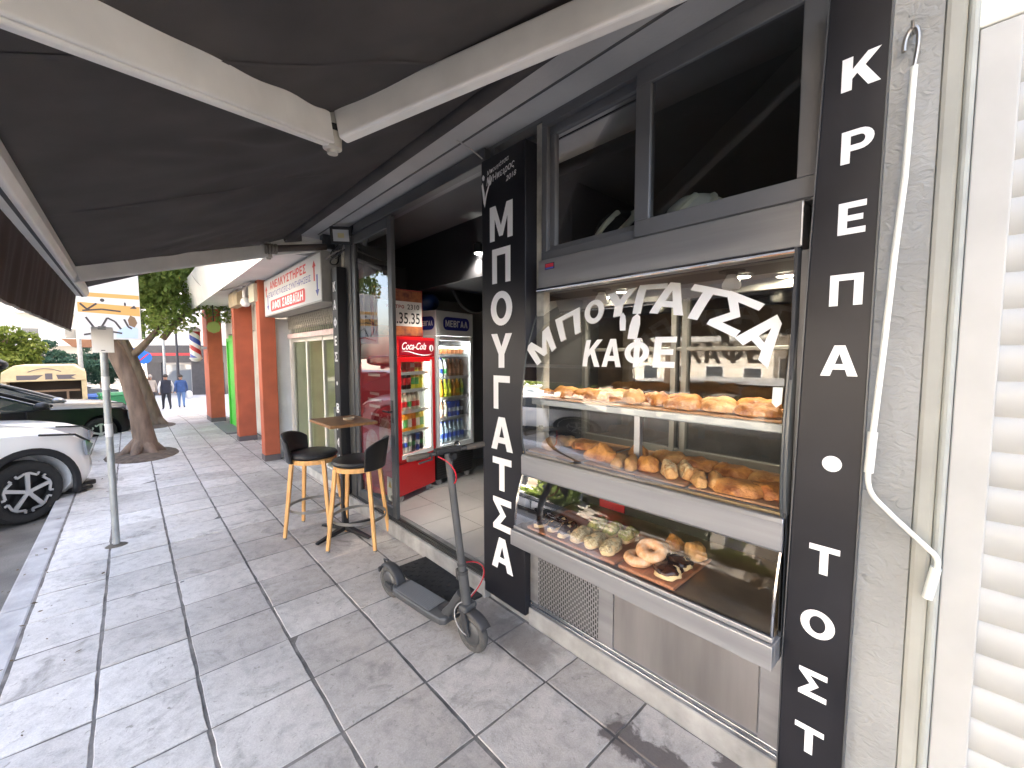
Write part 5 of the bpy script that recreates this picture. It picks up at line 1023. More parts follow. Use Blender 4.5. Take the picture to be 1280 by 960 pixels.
for q, lab in enumerate(('dark cable looped between the floodlight and the corner post', 'black cable bundle hanging above the post sign', 'thin dark cable along the light box end', 'grey cable drooping from the awning bracket')):
    p0 = Vector((1.62+.04*q, 4.36, 2.72)); pts = [p0]+[Vector((1.60+random.uniform(-.06, .1), 4.42+random.uniform(-.05, .3), 2.62+random.uniform(-.14, .12))) for _ in range(5)]+[Vector((1.73, 4.6+.1*q, 2.75))]
    mb = MB(); mb.tube(bez(pts, 30), .005+.0015*(q % 2), 7); tag(obj('cable', mb, M_blk if q < 3 else mat('cable_grey', (.3,.3,.3)), smooth=True), lab, 'cable')
jb = thing('junction_box', 'pale worn junction box with wires on the pier above the post sign', 'box', (1.70, 4.50, 2.5))
mb = MB(); mb.box(1.68, 1.724, 4.40, 4.47, 2.50, 2.66); obj('box', mb, mat('worn_jamb', (.5,.48,.42)), jb, bevel=.004); mb = MB(); mb.tube([(1.70, 4.44, 2.66), (1.70, 4.45, 2.85)], .008, 8); obj('conduit', mb, M_conc, jb)
mb = MB(); mb.tube(bez([(1.66, 2.08, 2.80), (1.6, 2.12, 2.86), (1.52, 2.15, 2.89)]), .004, 6); tag(obj('wire', mb, mat('wire_pale', (.4, .4, .38), .6), smooth=True), 'loose wire sticking out above the tall ΜΠΟΥΓΑΤΣΑ sign', 'wire')
# ------------------------------------------------------------------ neighbour's light box and grille
lb = thing('light_box_sign', 'grey and white neighbour sign box with red and blue arrows reading ΑΝΕΛΚΥΣΤΗΡΕΣ', 'sign', (1.64, 5.84, 2.15))
mb = MB(); mb.box(1.523, 1.76, 4.60, 7.08, 2.165, 2.69); obj('case', mb, mat('box_grey', (.34, .34, .32), .5, .3, var=.15), lb, bevel=.005)
mb = MB(); mb.box(1.5215, 1.5228, 4.62, 7.06, 2.185, 2.67); fc = obj('face', mb, mat('box_face', (.60, .61, .60), .4, var=.05, vscale=2), lb)
M_r = mat('sign_red', (.55, .03, .035), .45); M_b = mat('sign_blue', (.05, .07, .32), .45); X = 1.5205
def st_(mb, s, ytop, z, w, h, b=.02): letters(mb, s, (X, ytop, z), NX, UZ, w, h, b)
mb = MB(); word(mb, 'ΑΝΕΛΚΥΣΤΗΡΕΣ', (X, 6.72, 2.525), NX, UZ, 1.62, .105)
def arrow(yc, z0, z1, up_):
    d = .07; w = .022; t = (z1-d) if up_ else (z0+d); e = z0 if up_ else z1; tip = z1 if up_ else z0
    mb.add([(X, yc-w, e), (X, yc+w, e), (X, yc+w, t), (X, yc+.06, t), (X, yc, tip), (X, yc-.06, t), (X, yc-w, t)], [tuple(range(7))])
arrow(4.82, 2.40, 2.62, True); arrow(6.93, 2.44, 2.60, True); obj('red_lettering', mb, M_r, fc)
mb = MB(); st_(mb, 'ΕΓΚΑΤΑΣΤΑΣΕΙΣ-ΣΥΝΤΗΡΗΣΕΙΣ', 6.80, 2.415, 1.86, .07, .008); arrow(4.73, 2.23, 2.46, False); arrow(6.86, 2.24, 2.46, False); obj('blue_lettering', mb, M_b, fc)
mb = MB(); mb.add([(X, y, z) for y, z in rrect(5.93, 2.29, 1.56, .155, .04)], [tuple(range(28))]); bd = obj('red_band', mb, M_r, fc)
X = 1.5195; mb = MB(); word(mb, 'ΑΦΟΙ ΣΑΒΒΑΪΔΗ', (X, 6.63, 2.238), NX, UZ, 1.4, .11); obj('band_lettering', mb, M_white, bd)
gr = thing('roller_grille', 'half-raised roller grille of crossing bars over the neighbour shop window', 'shutter', (1.85, 6, 1.85))
mb = MB(); random.seed(2)
y = 4.95
while y < 7.15:
    for sgn in (-1, 1): mb.tube([(1.852+.004*sgn, y, 1.93), (1.852+.004*sgn, y+sgn*.16, 2.2), ], .004, 5)
    y += .085
obj('lattice', mb, mat('grille_zinc', (.40, .38, .33), .5, .5), gr)
mb = MB(); mb.box(1.84, 1.868, 4.92, 7.19, 1.855, 1.925); obj('bottom_rail', mb, mat('rail_pinkish', (.60, .47, .43), .6, var=.15, vscale=10), gr, bevel=.004)
mb = MB(); mb.box(1.835, 1.885, 4.87, 4.91, .1, 2.2); obj('side_guide', mb, mat('guide_dark', (.10, .09, .08), .6), gr)
mb = MB(); mb.box(1.86, 1.90, 4.9, 7.2, 2.0, 2.6); obj('backing', mb, mat('grille_back', (.34, .32, .27), .8), gr)
ebx = thing('meter_box', 'beige electric boxes with cables under the canopy at the middle pillar', 'box', (1.4, 8.3, 2.4))
mb = MB(); mb.box(1.36, 1.5, 8.2, 8.95, 2.44, 2.68); obj('box', mb, mat('meter_beige', (.42, .34, .22), .6, var=.2), ebx, bevel=.008)
mb = MB(); mb.box(1.40, 1.52, 7.15, 7.5, 2.40, 2.66); obj('box', mb, mat('box_pale', (.55, .52, .40), .6), ebx, bevel=.006)
mb = MB(); mb.tube(bez([(1.38, 7.2, 2.68), (1.3, 7.8, 2.66), (1.15, 8.6, 2.62), (1.05, 9.6, 2.75), (1.0, 10.4, 3.2)]), .012, 6); mb.tube(bez([(1.4, 7.3, 2.68), (1.36, 8.0, 2.60), (1.38, 8.6, 2.7)]), .010, 6); obj('conduit', mb, mat('conduit_grey', (.35, .33, .30), .6), ebx, smooth=True)
gl_ = thing('globe_lamp', 'white globe wall lamp beside the beige electric boxes', 'lamp', (1.42, 7.85, 2.36))
mb = MB(); mb.lathe([(0, 2.37), (.05, 2.385), (.075, 2.43), (.06, 2.49), (.03, 2.52)], (1.42, 7.85, 0), 18); obj('globe', mb, mat('globe_white', (.75, .76, .76), .3), gl_, smooth=True); mb = MB(); mb.lathe([(.04, 2.52), (.04, 2.70)], (1.42, 7.85, 0), 14); obj('holder', mb, M_steel2, gl_)
gsn = thing('hanging_sign', 'small round green sign hanging near the far pillar', 'sign', (1.42, 11.4, 2.1)); mb = MB(); mb.lathe([(.13, -.02), (.13, .02)], (1.42, 11.3, 2.22), 8, 'y'); obj('disc', mb, mat('sign_olive', (.22, .26, .06), .5), gsn); mb = MB(); mb.box(1.41, 1.43, 11.29, 11.31, 2.34, 2.72); obj('hanger', mb, M_blk, gsn)
# ------------------------------------------------------------------ pole with plate, advert board
ps_ = thing('sign_pole', 'thin grey metal pole at the kerb carrying a small square white plate', 'sign pole', (-.15, 4.79, 0))
M_galv = mat('galvanised', (.36, .38, .38), .5, .5, var=.18, vscale=9, stretch=(3, 3, 1))
mb = MB(); mb.tube([(-.15, 4.79, -.02), (-.147, 4.79, 1.84)], .024, 16); obj('pole', mb, M_galv, ps_, smooth=True)
mb = MB(); mb.lathe([(.058, .0), (.045, .010), (.025, .018)], (-.15, 4.79, 0), 12, sx=1.3); obj('base_patch', mb, mat('dirt_patch', (.10, .09, .075), .95, bump=.6, bscale=60), ps_)
for z in (.93, 1.32): 
    mb = MB(); mb.tube([(-.148, 4.79, z), (-.148, 4.79, z+.11)], .0252, 16); obj('tape_band', mb, mat('tape_pale', (.6, .61, .6), .5), ps_, smooth=True)
mb = MB(); mb.cbox((-.147, 4.755, 1.728), (.98, -.17, 0), (.17, .98, 0), (0, 0, 1), .066, .003, .102); pl_ = obj('plate', mb, mat('plate_white', (.78, .78, .76), .5), ps_, bevel=.001)
mb = MB(); random.seed(9)
def pp(a, z): c = Vector((-.147, 4.755, 1.728))+Vector((.98, -.17, 0))*a+Vector((-.17, -.98, 0))*.0045; return (c.x, c.y, c.z+z)
for r_, wd_ in ((.088, .05), (-.085, .025)): mb.quad(pp(-wd_/2, r_-.003), pp(wd_/2, r_-.003), pp(wd_/2, r_+.003), pp(-wd_/2, r_+.003))
obj('plate_print', mb, M_blk, pl_)
ab = thing('advert_board', 'white and orange advertising board with black brush strokes hung in front of the pavement tree', 'board', (-.15, 8.5, 1.84))
mb = MB(); mb.box(-.50, .165, 8.50, 8.53, 1.84, 2.86); bf = obj('panel', mb, mat('advert_white', (.60, .59, .57), .5), ab, bevel=.003)
M_or = mat('advert_orange', (.62, .33, .09), .5)
mb = MB(); 
for z0, z1, z2, z3 in ((2.44, 2.50, 2.50, 2.44), (2.22, 2.36, 2.33, 2.19)): mb.quad((-.495, 8.4985, z0), (.16, 8.4985, z3), (.16, 8.4985, z2), (-.495, 8.4985, z1))
obj('orange_band', mb, M_or, bf)
mb = MB()
def brush(*p, w=.012):
    for (a, b), (c, d) in zip(p[:-1], p[1:]):
        t = Vector((c-a, d-b)).normalized(); n_ = Vector((-t.y, t.x))*w; mb.quad((a-n_.x, 8.4972, b-n_.y), (c-n_.x, 8.4972, d-n_.y), (c+n_.x, 8.4972, d+n_.y), (a+n_.x, 8.4972, b+n_.y))
brush((-.47, 2.34), (-.40, 2.26), (-.30, 2.35)); brush((-.45, 2.24), (-.25, 2.27), (-.05, 2.25)); brush((-.42, 2.15), (-.33, 1.98)); brush((-.28, 1.98), (-.2, 2.15), (-.12, 2.1), (-.06, 1.99)); brush((-.02, 2.14), (.02, 2.03), (.06, 2.0)); brush((-.45, 1.90), (-.2, 1.96), (-.05, 1.93))
mb.add([(-.24+.025*math.cos(a*.5236), 8.4972, 2.40+.025*math.sin(a*.5236)) for a in range(12)], [tuple(range(12))]); mb.add([(.0+.012*math.cos(a*.5236), 8.4972, 2.36+.03*math.sin(a*.5236)) for a in range(12)], [tuple(range(12))]); mb.add([(.05, 8.4972, 2.30), (.13, 8.4972, 2.30), (.10, 8.4972, 2.35)], [(0, 1, 2)])
obj('brush_strokes', mb, mat('ink_dark', (.05, .04, .04), .6), bf)
mb = MB(); mb.add([(a, 8.4978, b) for a, b in ((-.12, 1.86), (.12, 1.86), (.13, 2.0), (.08, 2.05), (-.02, 2.03), (-.10, 1.97))], [tuple(range(6))]); obj('pale_blue_patch', mb, mat('advert_blue', (.45, .56, .70), .5), bf)
mb = MB(); mb.add([(a, 8.4975, b) for a, b in ((.03, 2.05), (.09, 2.02), (.125, 2.09), (.10, 2.17), (.05, 2.2), (.02, 2.13))], [tuple(range(6))]); obj('brown_patch', mb, mat('advert_brown', (.20, .12, .06), .5), bf)
mb = MB(); mb.box(-.02, .01, 8.53, 8.85, 2.3, 2.33); mb.box(-.02, .01, 8.53, 8.85, 2.6, 2.63); obj('bracket', mb, M_galv, ab)
kr = thing('kiosk_roof_sign', 'brown edge of a low kiosk roof beyond the parked cars', 'kiosk', (-1.0, 26.5, -.95))
mb = MB(); mb.prism([(0, 2.4), (3.2, 2.4), (3.2, 2.7), (-.6, 2.75)], lambda u, v, w: (-1.75+u*.55, 26+w, -.42+v), 0, 2.2); obj('roof', mb, mat('kiosk_brown', (.22, .11, .06), .7), kr)
mb = MB()
for x in (-1.6, -.2): mb.box(x, x+.08, 26.2, 26.28, -1.0, 1.97)
obj('post', mb, M_galv, kr)

# ------------------------------------------------------------------ trees
def leafmat(name, c1, c2, tr=.35):
    m = mat(name, c1, .6, col2=c2, vscale=1.4, spec=.25); t, n, b = nodes_of(m); o = n['Material Output']
    tl = n.new('ShaderNodeBsdfTranslucent'); src = b.inputs['Base Color'].links[0].from_socket; t.links.new(src, tl.inputs[0]); mx = n.new('ShaderNodeMixShader'); mx.inputs[0].default_value = tr; t.links.new(b.outputs[0], mx.inputs[1]); t.links.new(tl.outputs[0], mx.inputs[2]); t.links.new(mx.outputs[0], o.inputs[0]); return m
M_bark = mat('bark_brown', (.16, .115, .085), .9, var=.35, vscale=6, bump=.8, bscale=22, stretch=(2, 2, .5))
L_mid = leafmat('leaf_mid', (.14, .20, .045), (.28, .36, .10), .55); L_yel = leafmat('leaf_yellow_green', (.085, .13, .02), (.16, .20, .04)); L_dark = leafmat('leaf_dark', (.03, .055, .018), (.06, .09, .03)); L_blue = leafmat('leaf_blue_green', (.03, .075, .05), (.06, .12, .08))
def leaves(name, clumps, n, size, m, parent, seed, droop=.3):
    rg = np.random.default_rng(seed); P = []
    cl = np.array([c[:3] for c in clumps]); rr = np.array([c[3] for c in clumps]); w = rr**2; w = w/w.sum()
    idx = rg.choice(len(cl), n, p=w); d = rg.normal(size=(n, 3)); d /= np.linalg.norm(d, axis=1)[:, None]; rad = rr[idx]*rg.uniform(.35, 1.05, n)**.6
    c = cl[idx]+d*rad[:, None]*np.array([1, 1, .75]); c[:, 2] -= droop*rg.uniform(0, 1, n)*rr[idx]*.5
    u = rg.normal(size=(n, 3)); u /= np.linalg.norm(u, axis=1)[:, None]; v = rg.normal(size=(n, 3)); v -= u*(u*v).sum(1)[:, None]; v /= np.linalg.norm(v, axis=1)[:, None]
    s = size*rg.uniform(.6, 1.3, n)[:, None]; V = np.stack([c-u*s, c+v*s*.45, c+u*s, c-v*s*.45], 1).reshape(-1, 3)
    me = bpy.data.meshes.new(name); me.from_pydata(V.tolist(), [], [(4*i, 4*i+1, 4*i+2, 4*i+3) for i in range(n)]); me.materials.append(m)
    o = bpy.data.objects.new(name, me); COL.objects.link(o)
    if parent is not None: o.parent = parent
    return o
def branches(mb, p0, p1, r0, levels, seed, tips, spread=.6):
    rr = random.Random(seed)
    def go(p, d, l, r, k):
        pts = [p]; q = p; dd = d
        for i in range(3): dd = (dd+Vector((rr.uniform(-.2, .2), rr.uniform(-.2, .2), rr.uniform(-.05, .15)))).normalized(); q = q+dd*l/3; pts.append(q)
        mb.tube(pts, [r, r*.85, r*.7, r*.55], 8); 
        if k == 0: tips.append(q); return
        for j in range(rr.choice((2, 3))): go(q, (dd+Vector((rr.uniform(-1, 1), rr.uniform(-1, 1), rr.uniform(-.2, .5)))*spread).normalized(), l*rr.uniform(.62, .85), r*.55, k-1)
    go(Vector(p0), (Vector(p1)-Vector(p0)).normalized(), (Vector(p1)-Vector(p0)).length, r0, levels)
# the two trees on the pavement: detailed trunks
def ptree(lab, x, y, trunk, limbs, crown, nleaf, size, seed, m):
    z0 = zg(y); t = thing('street_tree', lab, 'tree', (x, y, z0), 0, None, True); mb = MB(); ns = 14
    V = []
    pts = [Vector(p[:3]) for p in trunk]; mb.tube(pts, [p[3] for p in trunk], 16)
    rr = random.Random(seed); mb.v = [(a*(1+.10*math.sin(5*math.atan2(b, a+.3)+c*3)*max(0, .5-c)), b, c) for a, b, c in mb.v]
    for k in range(5):
        a = k*1.26+rr.random(); r0 = trunk[0][3]; mb.tube([(0, 0, .25), (r0*.9*math.cos(a), r0*.9*math.sin(a), .08), (r0*1.6*math.cos(a), r0*1.6*math.sin(a), -.03)], [r0*.55, r0*.38, r0*.15], 8)
    tr = obj('trunk', mb, M_bark, t, smooth=True, ang=70)
    tips = []; mb = MB()
    for p0, p1, r in limbs: branches(mb, p0, p1, r, 2, seed+int(r*1000), tips)
    obj('limbs', mb, M_bark, t, smooth=True, ang=70)
    rg = random.Random(seed+1); cl = []
    for cx, cy, cz, r, k in crown:
        for _ in range(k):
            d = Vector((rg.gauss(0, 1), rg.gauss(0, 1), rg.gauss(0, .7))).normalized()*r*rg.uniform(.3, 1); cl.append((cx+d.x, cy+d.y, cz+d.z, rg.uniform(.28, .55)))
    for q in tips: cl.append((q.x, q.y, q.z, rg.uniform(.35, .5)))
    leaves('crown', cl, nleaf, size, m, t, seed); 
    mb = MB(); mb.lathe([(.62, .0), (.55, .015), (.3, .05), (0, .06)], n=18, sx=.75, sy=1.1); obj('root_soil', mb, mat('root_soil', (.10, .075, .055), .95, var=.4, vscale=12, bump=1, bscale=30), t, smooth=True)
ptree('thick brown pavement tree leaning towards the street with the advertising board before it', .10, 8.98, [(.04, 0, -.05, .20), (.03, 0, .25, .145), (-.03, 0, .75, .115), (-.12, 0, 1.25, .105), (-.25, .02, 1.7, .115), (-.42, .02, 2.0, .10)],
      [((-.2, .02, 1.55), (-.85, .3, 2.6), .085), ((-.30, .02, 1.75), (-.25, .5, 2.9), .08)], [(-.6, .6, 4.0, 1.0, 26)], 9000, .06, 21, L_mid)
ptree('second brown pavement tree with a long curved branch, standing behind the leaning one', .30, 12.64, [(.05, 0, -.05, .24), (.02, 0, .3, .17), (-.10, 0, .9, .14), (-.25, 0, 1.5, .13), (-.40, 0, 1.95, .12)],
      [((-.30, 0, 1.55), (.35, -.1, 2.05), .09), ((.30, -.1, 2.0), (.72, -.35, 2.85), .07), ((-.40, 0, 1.9), (-.7, .4, 3.2), .10)], [(.6, -.7, 3.35, 1.15, 46), (.1, -.2, 4.0, 1.2, 26), (-.3, -.2, 3.2, 1.0, 16)], 26000, .06, 33, L_mid)
# trees beyond: one of each kind, then copies
def btree(lab, h, r, m, seed, n=5200, size=.17):
    t = thing('roadside_tree', lab, 'tree', (0, 0, 0), 0, 'trees along the street', True); mb = MB(); tips = []
    mb.tube([(0, 0, -.3), (.05, 0, h*.2), (0, .05, h*.42)], [.2, .15, .12], 10); tr = obj('trunk', mb, M_bark, t, smooth=True)
    mb = MB(); branches(mb, (0, .05, h*.40), (.1, 0, h*.62), .10, 2, seed, tips, .9); obj('limbs', mb, M_bark, t, smooth=True)
    rg = random.Random(seed); cl = []
    for _ in range(34):
        d = Vector((rg.gauss(0, 1), rg.gauss(0, 1), rg.gauss(0, .8))).normalized()*rg.uniform(.35, 1)*r; cl.append((d.x, d.y, h*.68+d.z*.85, rg.uniform(.25, .45)*r*.62))
    leaves('crown', cl, n, size, m, t, seed); return t
TA = btree('bright yellow-green sunlit tree at the left edge beyond the parked cars', 6.2, 2.3, L_yel, 5); TB = btree('tall dark green tree across the road', 8.5, 2.9, L_dark, 6); TC = btree('low blue-green hedge-like tree behind the beige truck', 4.6, 2.4, L_blue, 8)
TA.location = (-4.15, 27.0, -1.0); TA.scale = (.66,)*3; TB.location = (-13.5, 24, -.9); TC.location = (-3.9, 40, -1.2); TC.scale = (.7,)*3
def ct(T, x, y, s, lab, rz=0):
    c = copy_tree(T); c.location = (x, y, zg(y)-.1); c.scale = (s, s, s); c.rotation_euler.z = rz; c['label'] = lab; return c
ct(TA, -4.1, 25.0, .45, 'smaller yellow-green sunlit tree cut by the left edge of the picture', 1); ct(TC, -5.6, 44, .62, 'blue-green bushy tree left of the low one behind the truck', 2); ct(TC, -1.3, 36, .62, 'blue-green bush between the pole and the leaning tree', 1.1); ct(TC, -2.6, 44, .62, 'blue-green bushy tree right of the low one behind the truck', .5)
for i, y in enumerate((-6, -.5, 4.5, 9.5, 14.5)):
    ct(TB if i % 2 else TA, -13.8-.3*(i % 2), y, (1.0, .9, 1.0, .95, 1.05)[i], ('first', 'second', 'third', 'fourth', 'fifth')[i]+' tree across the road from the near end, mirrored in the shop glass', i*1.3)
ct(TB, 2.9, 56, .9, 'dark green tree far behind the walking people', .4)

# ------------------------------------------------------------------ cars
def car(name, lab, loc, rz, paint, H=1.0, dark=False, rails=False, L=4.35, clad=True):
    t = thing(name, lab, 'car', loc, rz, 'cars parked at an angle to the kerb', True)
    S = [(.76, .60, .34, .60, .66), (.72, .74, .27, .66, .75), (.60, .86, .22, .78, .87), (.40, .91, .2, .87, .95), (0, .925, .2, .93, 1.0), (-.5, .925, .2, .97, 1.06), (-.85, .925, .2, 1.0, 1.09), (-1.7, .925, .2, 1.02, 1.06), (-2.5, .925, .2, 1.03, 1.07), (-3.0, .91, .22, 1.04, 1.07), (-3.35, .86, .3, 1.0, 1.04), (-3.48, .76, .4, .92, .98)]
    def sec(s):
        x, w, zb, zl, zt = s; zl *= H; zt *= H
        hp = [(0, zb), (w*.85, zb), (w*.96, zb+.10), (w, zb+.30*(zl-zb)), (w*1.0, zb+.55*(zl-zb)), (w*.975, zb+.80*(zl-zb)), (w*.965, zl), (w*.90, zl+.3*(zt-zl)), (w*.72, zl+.75*(zt-zl)), (w*.4, zt), (0, zt+.01)]
        return [(x, y, z) for y, z in hp]+[(x, -y, z) for y, z in hp[-2:0:-1]]
    # finer stations by interpolation
    st = []
    for a, b in zip(S[:-1], S[1:]):
        for k in range(3): st.append(tuple(p+(q-p)*k/3 for p, q in zip(a, b)))
    st.append(S[-1]); R_ = [sec(s) for s in st]; n = len(R_[0]); mb = MB(); V = [p for r in R_ for p in r]; F = []
    for i in range(len(R_)-1):
        for k in range(n): F.append((i*n+k, i*n+(k+1) % n, (i+1)*n+(k+1) % n, (i+1)*n+k))
    F += [tuple(range(n))[::-1], tuple(range((len(R_)-1)*n, len(R_)*n))]; mb.add(V, F); body = obj('body', mb, paint, t)
    cut = MB()
    for x in (0, -2.65):
        for s in (-1, 1): cut.lathe([(.385, s*.62), (.385, s*1.1)], (x, 0, .335), 40, 'y')
    co_ = obj('cutter', cut, paint, None); co_.location = (0, 0, 0); co_.data.transform(Matrix.Translation(OFF[co_.name])); co_.parent = t
    md = body.modifiers.new('b', 'BOOLEAN'); md.object = co_; md.operation = 'DIFFERENCE'; md.solver = 'EXACT'; dg = bpy.context.evaluated_depsgraph_get(); dg.update()
    me = bpy.data.meshes.new_from_object(body.evaluated_get(dg)); body.modifiers.clear(); body.data = me; bpy.data.objects.remove(co_); me.name = 'body'; finish(me, True, 38)
    # greenhouse
    G = [(1.02, -3.33, -.70, .86), (1.12, -3.28, -.95, .835), (1.30, -3.12, -1.30, .77), (1.48, -2.92, -1.66, .70), (1.55, -2.80, -1.85, .66)]
    def ring(z, x0, x1, w, m=16):
        r = .16; o = []
        for cx, cy, a0 in ((x1-r, w-r, 0), (x0+r, w-r, 90), (x0+r, -w+r, 180), (x1-r, -w+r, 270)):
            for k in range(5): a = R(a0+k*22.5); o.append((cx+r*math.cos(a)*(1.5 if a0 in (0, 270) else 1), cy+r*math.sin(a), z*H))
        return o
    def loft(rings):
        q = MB(); m = len(rings[0]); q.add([p for r in rings for p in r], [(i*m+k, i*m+(k+1) % m, (i+1)*m+(k+1) % m, (i+1)*m+k) for i in range(len(rings)-1) for k in range(m)]+[tuple(range(m))[::-1], tuple(range((len(rings)-1)*m, len(rings)*m))]); return q
    obj('windows', loft([ring(*g) for g in G]), mat('car_glass', (.02, .028, .03), .04, spec=.9), t, smooth=True, ang=60)
    obj('roof', loft([ring(1.535, -2.86, -1.74, .69), ring(1.57, -2.80, -1.86, .66), ring(1.60, -2.65, -2.05, .55), ring(1.61, -2.5, -2.2, .4)]), paint, t, smooth=True, ang=60)
    for s in (-1, 1):
        mb = MB(); mb.tube([(-.74, s*.845, 1.06*H), (-1.30, s*.765, 1.33*H), (-1.80, s*.675, 1.55*H), (-2.75, s*.665, 1.56*H), (-3.25, s*.80, 1.12*H)], .032, 8); obj('pillar', mb, paint, t, smooth=True)
        mb = MB(); mb.beam((-2.0, s*.84, 1.05*H), (-2.1, s*.70, 1.53*H), .06, .03, (0, s, 0)); obj('pillar', mb, M_blk, t)
        mb = MB(); mb.grid(12, 8, lambda u, v: (-1.0+.10*math.cos(6.2832*u)*math.sin(3.1416*v), s*(1.02)+.10*math.sin(6.2832*u)*math.sin(3.1416*v), 1.10*H-.065*math.cos(3.1416*v)), closed_u=True); mr = obj('mirror', mb, paint if not dark else M_blk, t, smooth=True)
        mb = MB(); mb.add([(.52, s*.90, .78*H), (.70, s*.765, .70*H), (.745, s*.66, .655*H), (.70, s*.72, .57*H), (.54, s*.895, .60*H)], [(0, 1, 2, 3, 4)]); mb.v += [(a+.02, b+s*.015, c) for a, b, c in mb.v[:5]]; mb.f += [(5, 6, 7, 8, 9)]+[(i, (i+1) % 5, 5+(i+1) % 5, 5+i) for i in range(5)]; mb.m = [0]*len(mb.f); obj('headlight', mb, mat('headlight_smoke', (.24, .26, .28), .08, .4, spec=.9), t)
        mb = MB(); mb.tube([(.10, s*.935, .92*H), (.45, s*.90, .865*H), (.64, s*.83, .745*H)], .012, 6); obj('trim_line', mb, M_blk, t)
        for x in (0, -2.65):
            if clad:
                mb = MB(); mb.grid(24, 4, lambda u, v: (x+(.385+.075*min(v*1.5, 1))*math.cos(R(-18+216*u)), s*(.925+.014*math.sin(3.14*min(1, v*1.05))), .335+(.385+.075*min(v*1.5, 1))*math.sin(R(-18+216*u)))); o = obj('arch_cladding', mb, M_blk, t, smooth=True); md = o.modifiers.new('s', 'SOLIDIFY'); md.thickness = .02
            mb = MB(); mb.grid(40, 12, lambda u, v: (x+(.265+.068*math.copysign(abs(math.cos(6.2832*v))**.7, math.cos(6.2832*v)))*math.cos(6.2832*u), s*(.80+.10*math.copysign(abs(math.sin(6.2832*v))**.6, math.sin(6.2832*v))), .335+(.265+.068*math.copysign(abs(math.cos(6.2832*v))**.7, math.cos(6.2832*v)))*math.sin(6.2832*u)), closed_u=True); w = obj('tyre', mb, M_rub, t, smooth=True)
            mb = MB(); mb.lathe([(.222, s*.85), (.232, s*.895), (.215, s*.895), (.205, s*.83), (0, s*.82)], (x, 0, .335), 36, 'y', caps=False); rm = obj('rim', mb, mat('rim_black_gloss', (.015, .015, .016), .3, .4), w, smooth=True)
            mb = MB()
            for k in range(5):
                a = k*2*math.pi/5+.3; d = Vector((math.cos(a), 0, math.sin(a))); e = Vector((-math.sin(a), 0, math.cos(a))); c = Vector((x, s*.892, .335))
                mb.beam(c+d*.03, c+d*.21, .034, .014, (0, s, 0), .040, .014)
                for sg in (-1, 1): mb.beam(c+d*.20+e*sg*.02, c+d*.165+e*sg*.085, .022, .012, (0, s, 0)); mb.beam(c+d*.165+e*sg*.085, c+d*.195+e*sg*.10, .02, .012, (0, s, 0))
            mb.lathe([(.035, s*.885), (.035, s*.905), (0, s*.905)], (x, 0, .335), 14, 'y'); obj('spokes', mb, mat('rim_silver', (.6, .6, .6), .3, .7), w)
        if rails:
            mb = MB(); mb.tube([(-1.9, s*.6, 1.57*H), (-1.98, s*.62, 1.65*H), (-2.7, s*.62, 1.65*H), (-2.8, s*.6, 1.57*H)], .018, 6); obj('roof_rail', mb, M_blk if not dark else M_chrome, t, smooth=True)
    mb = MB(); mb.prism([(.60, .86), (.78, .80), (.88, .50), (.90, .30), (.80, .21), (.55, .20)] if False else [(.74, .56), (.775, .5), (.78, .30), (.70, .25), (.70, .5)], lambda u, v, w: (u, w, v*H), -.52, .52); obj('grille', mb, M_blk, t, bevel=.01)
    mb = MB(); mb.box(.62, .76, -.74, .74, .19, .25); mb.box(.42, .62, -.88, .88, .185, .23); obj('front_lip', mb, M_blk, t, bevel=.015)
    mb = MB(); mb.box(-2.2, -.45, -.93, .93, .185, .27); obj('sill', mb, M_blk, t, bevel=.02)
    mb = MB()
    for s in (-1, 1):
        for x in (-1.15, -2.12): mb.box(x-.004, x+.004, s*.90-.03, s*.90+.03, .3, 1.0*H)
    obj('door_gap', mb, M_blk, t)
    mb = MB()
    for s in (-1, 1):
        for x in (-1.85, -2.75): mb.tube([(x, s*.93, .90*H), (x+.03, s*.965, .90*H), (x+.17, s*.965, .90*H), (x+.2, s*.93, .90*H)], .011, 6)
    obj('door_handle', mb, paint, t)
    return t
M_cw = mat('car_white', (.80, .80, .79), .28, coat=.8); M_cb = mat('car_black', (.010, .010, .011), .3, spec=.2); M_cg = mat('car_silver_grey', (.22, .23, .24), .3, .4, coat=.8); M_cbl = mat('car_grey_blue', (.10, .12, .14), .3, .4, coat=.7)
HD = R(90-50)
car('parked_car', 'white car with black wheel arch trim and two-tone alloy wheel nearest the camera', (-1.42, 7.30, -.165), HD, M_cw, 1.0)
car('parked_car', 'white car with plain wheel arches, second from the camera', (-1.52, 9.75, -.26), HD, M_cw, .88, clad=False)
car('parked_car', 'black car with roof rails, third from the camera', (-1.05, 12.35, -.3), HD, M_cb, .93, True, True, clad=False)
car('parked_car', 'silver-grey car at the far end of the row, fourth from the camera', (-1.1, 15.2, -.42), HD, M_cg, .93, clad=False)
car('parked_car', 'dark blue-grey car behind the bins farther down the street', (-1.5, 32, -1.1), HD, M_cbl, 1.0, clad=False)
rb = thing('roof_box', 'dark rounded roof box on the black car at the left edge', 'roof box', (-2.42, 11.2, 1.27), HD, None, True)
mb = MB(); mb.grid(24, 16, lambda u, v: (-.95*math.cos(3.1416*v)*1.0, .36*math.cos(6.2832*u)*abs(math.sin(3.1416*v))**.45, .17+.17*math.sin(6.2832*u)*abs(math.sin(3.1416*v))**.45), closed_u=True); obj('shell', mb, M_cb, rb, smooth=True); mb = MB(); mb.box(-.5, -.4, -.35, .35, -.06, .03); mb.box(.4, .5, -.35, .35, -.06, .03); obj('mount', mb, M_blk, rb)
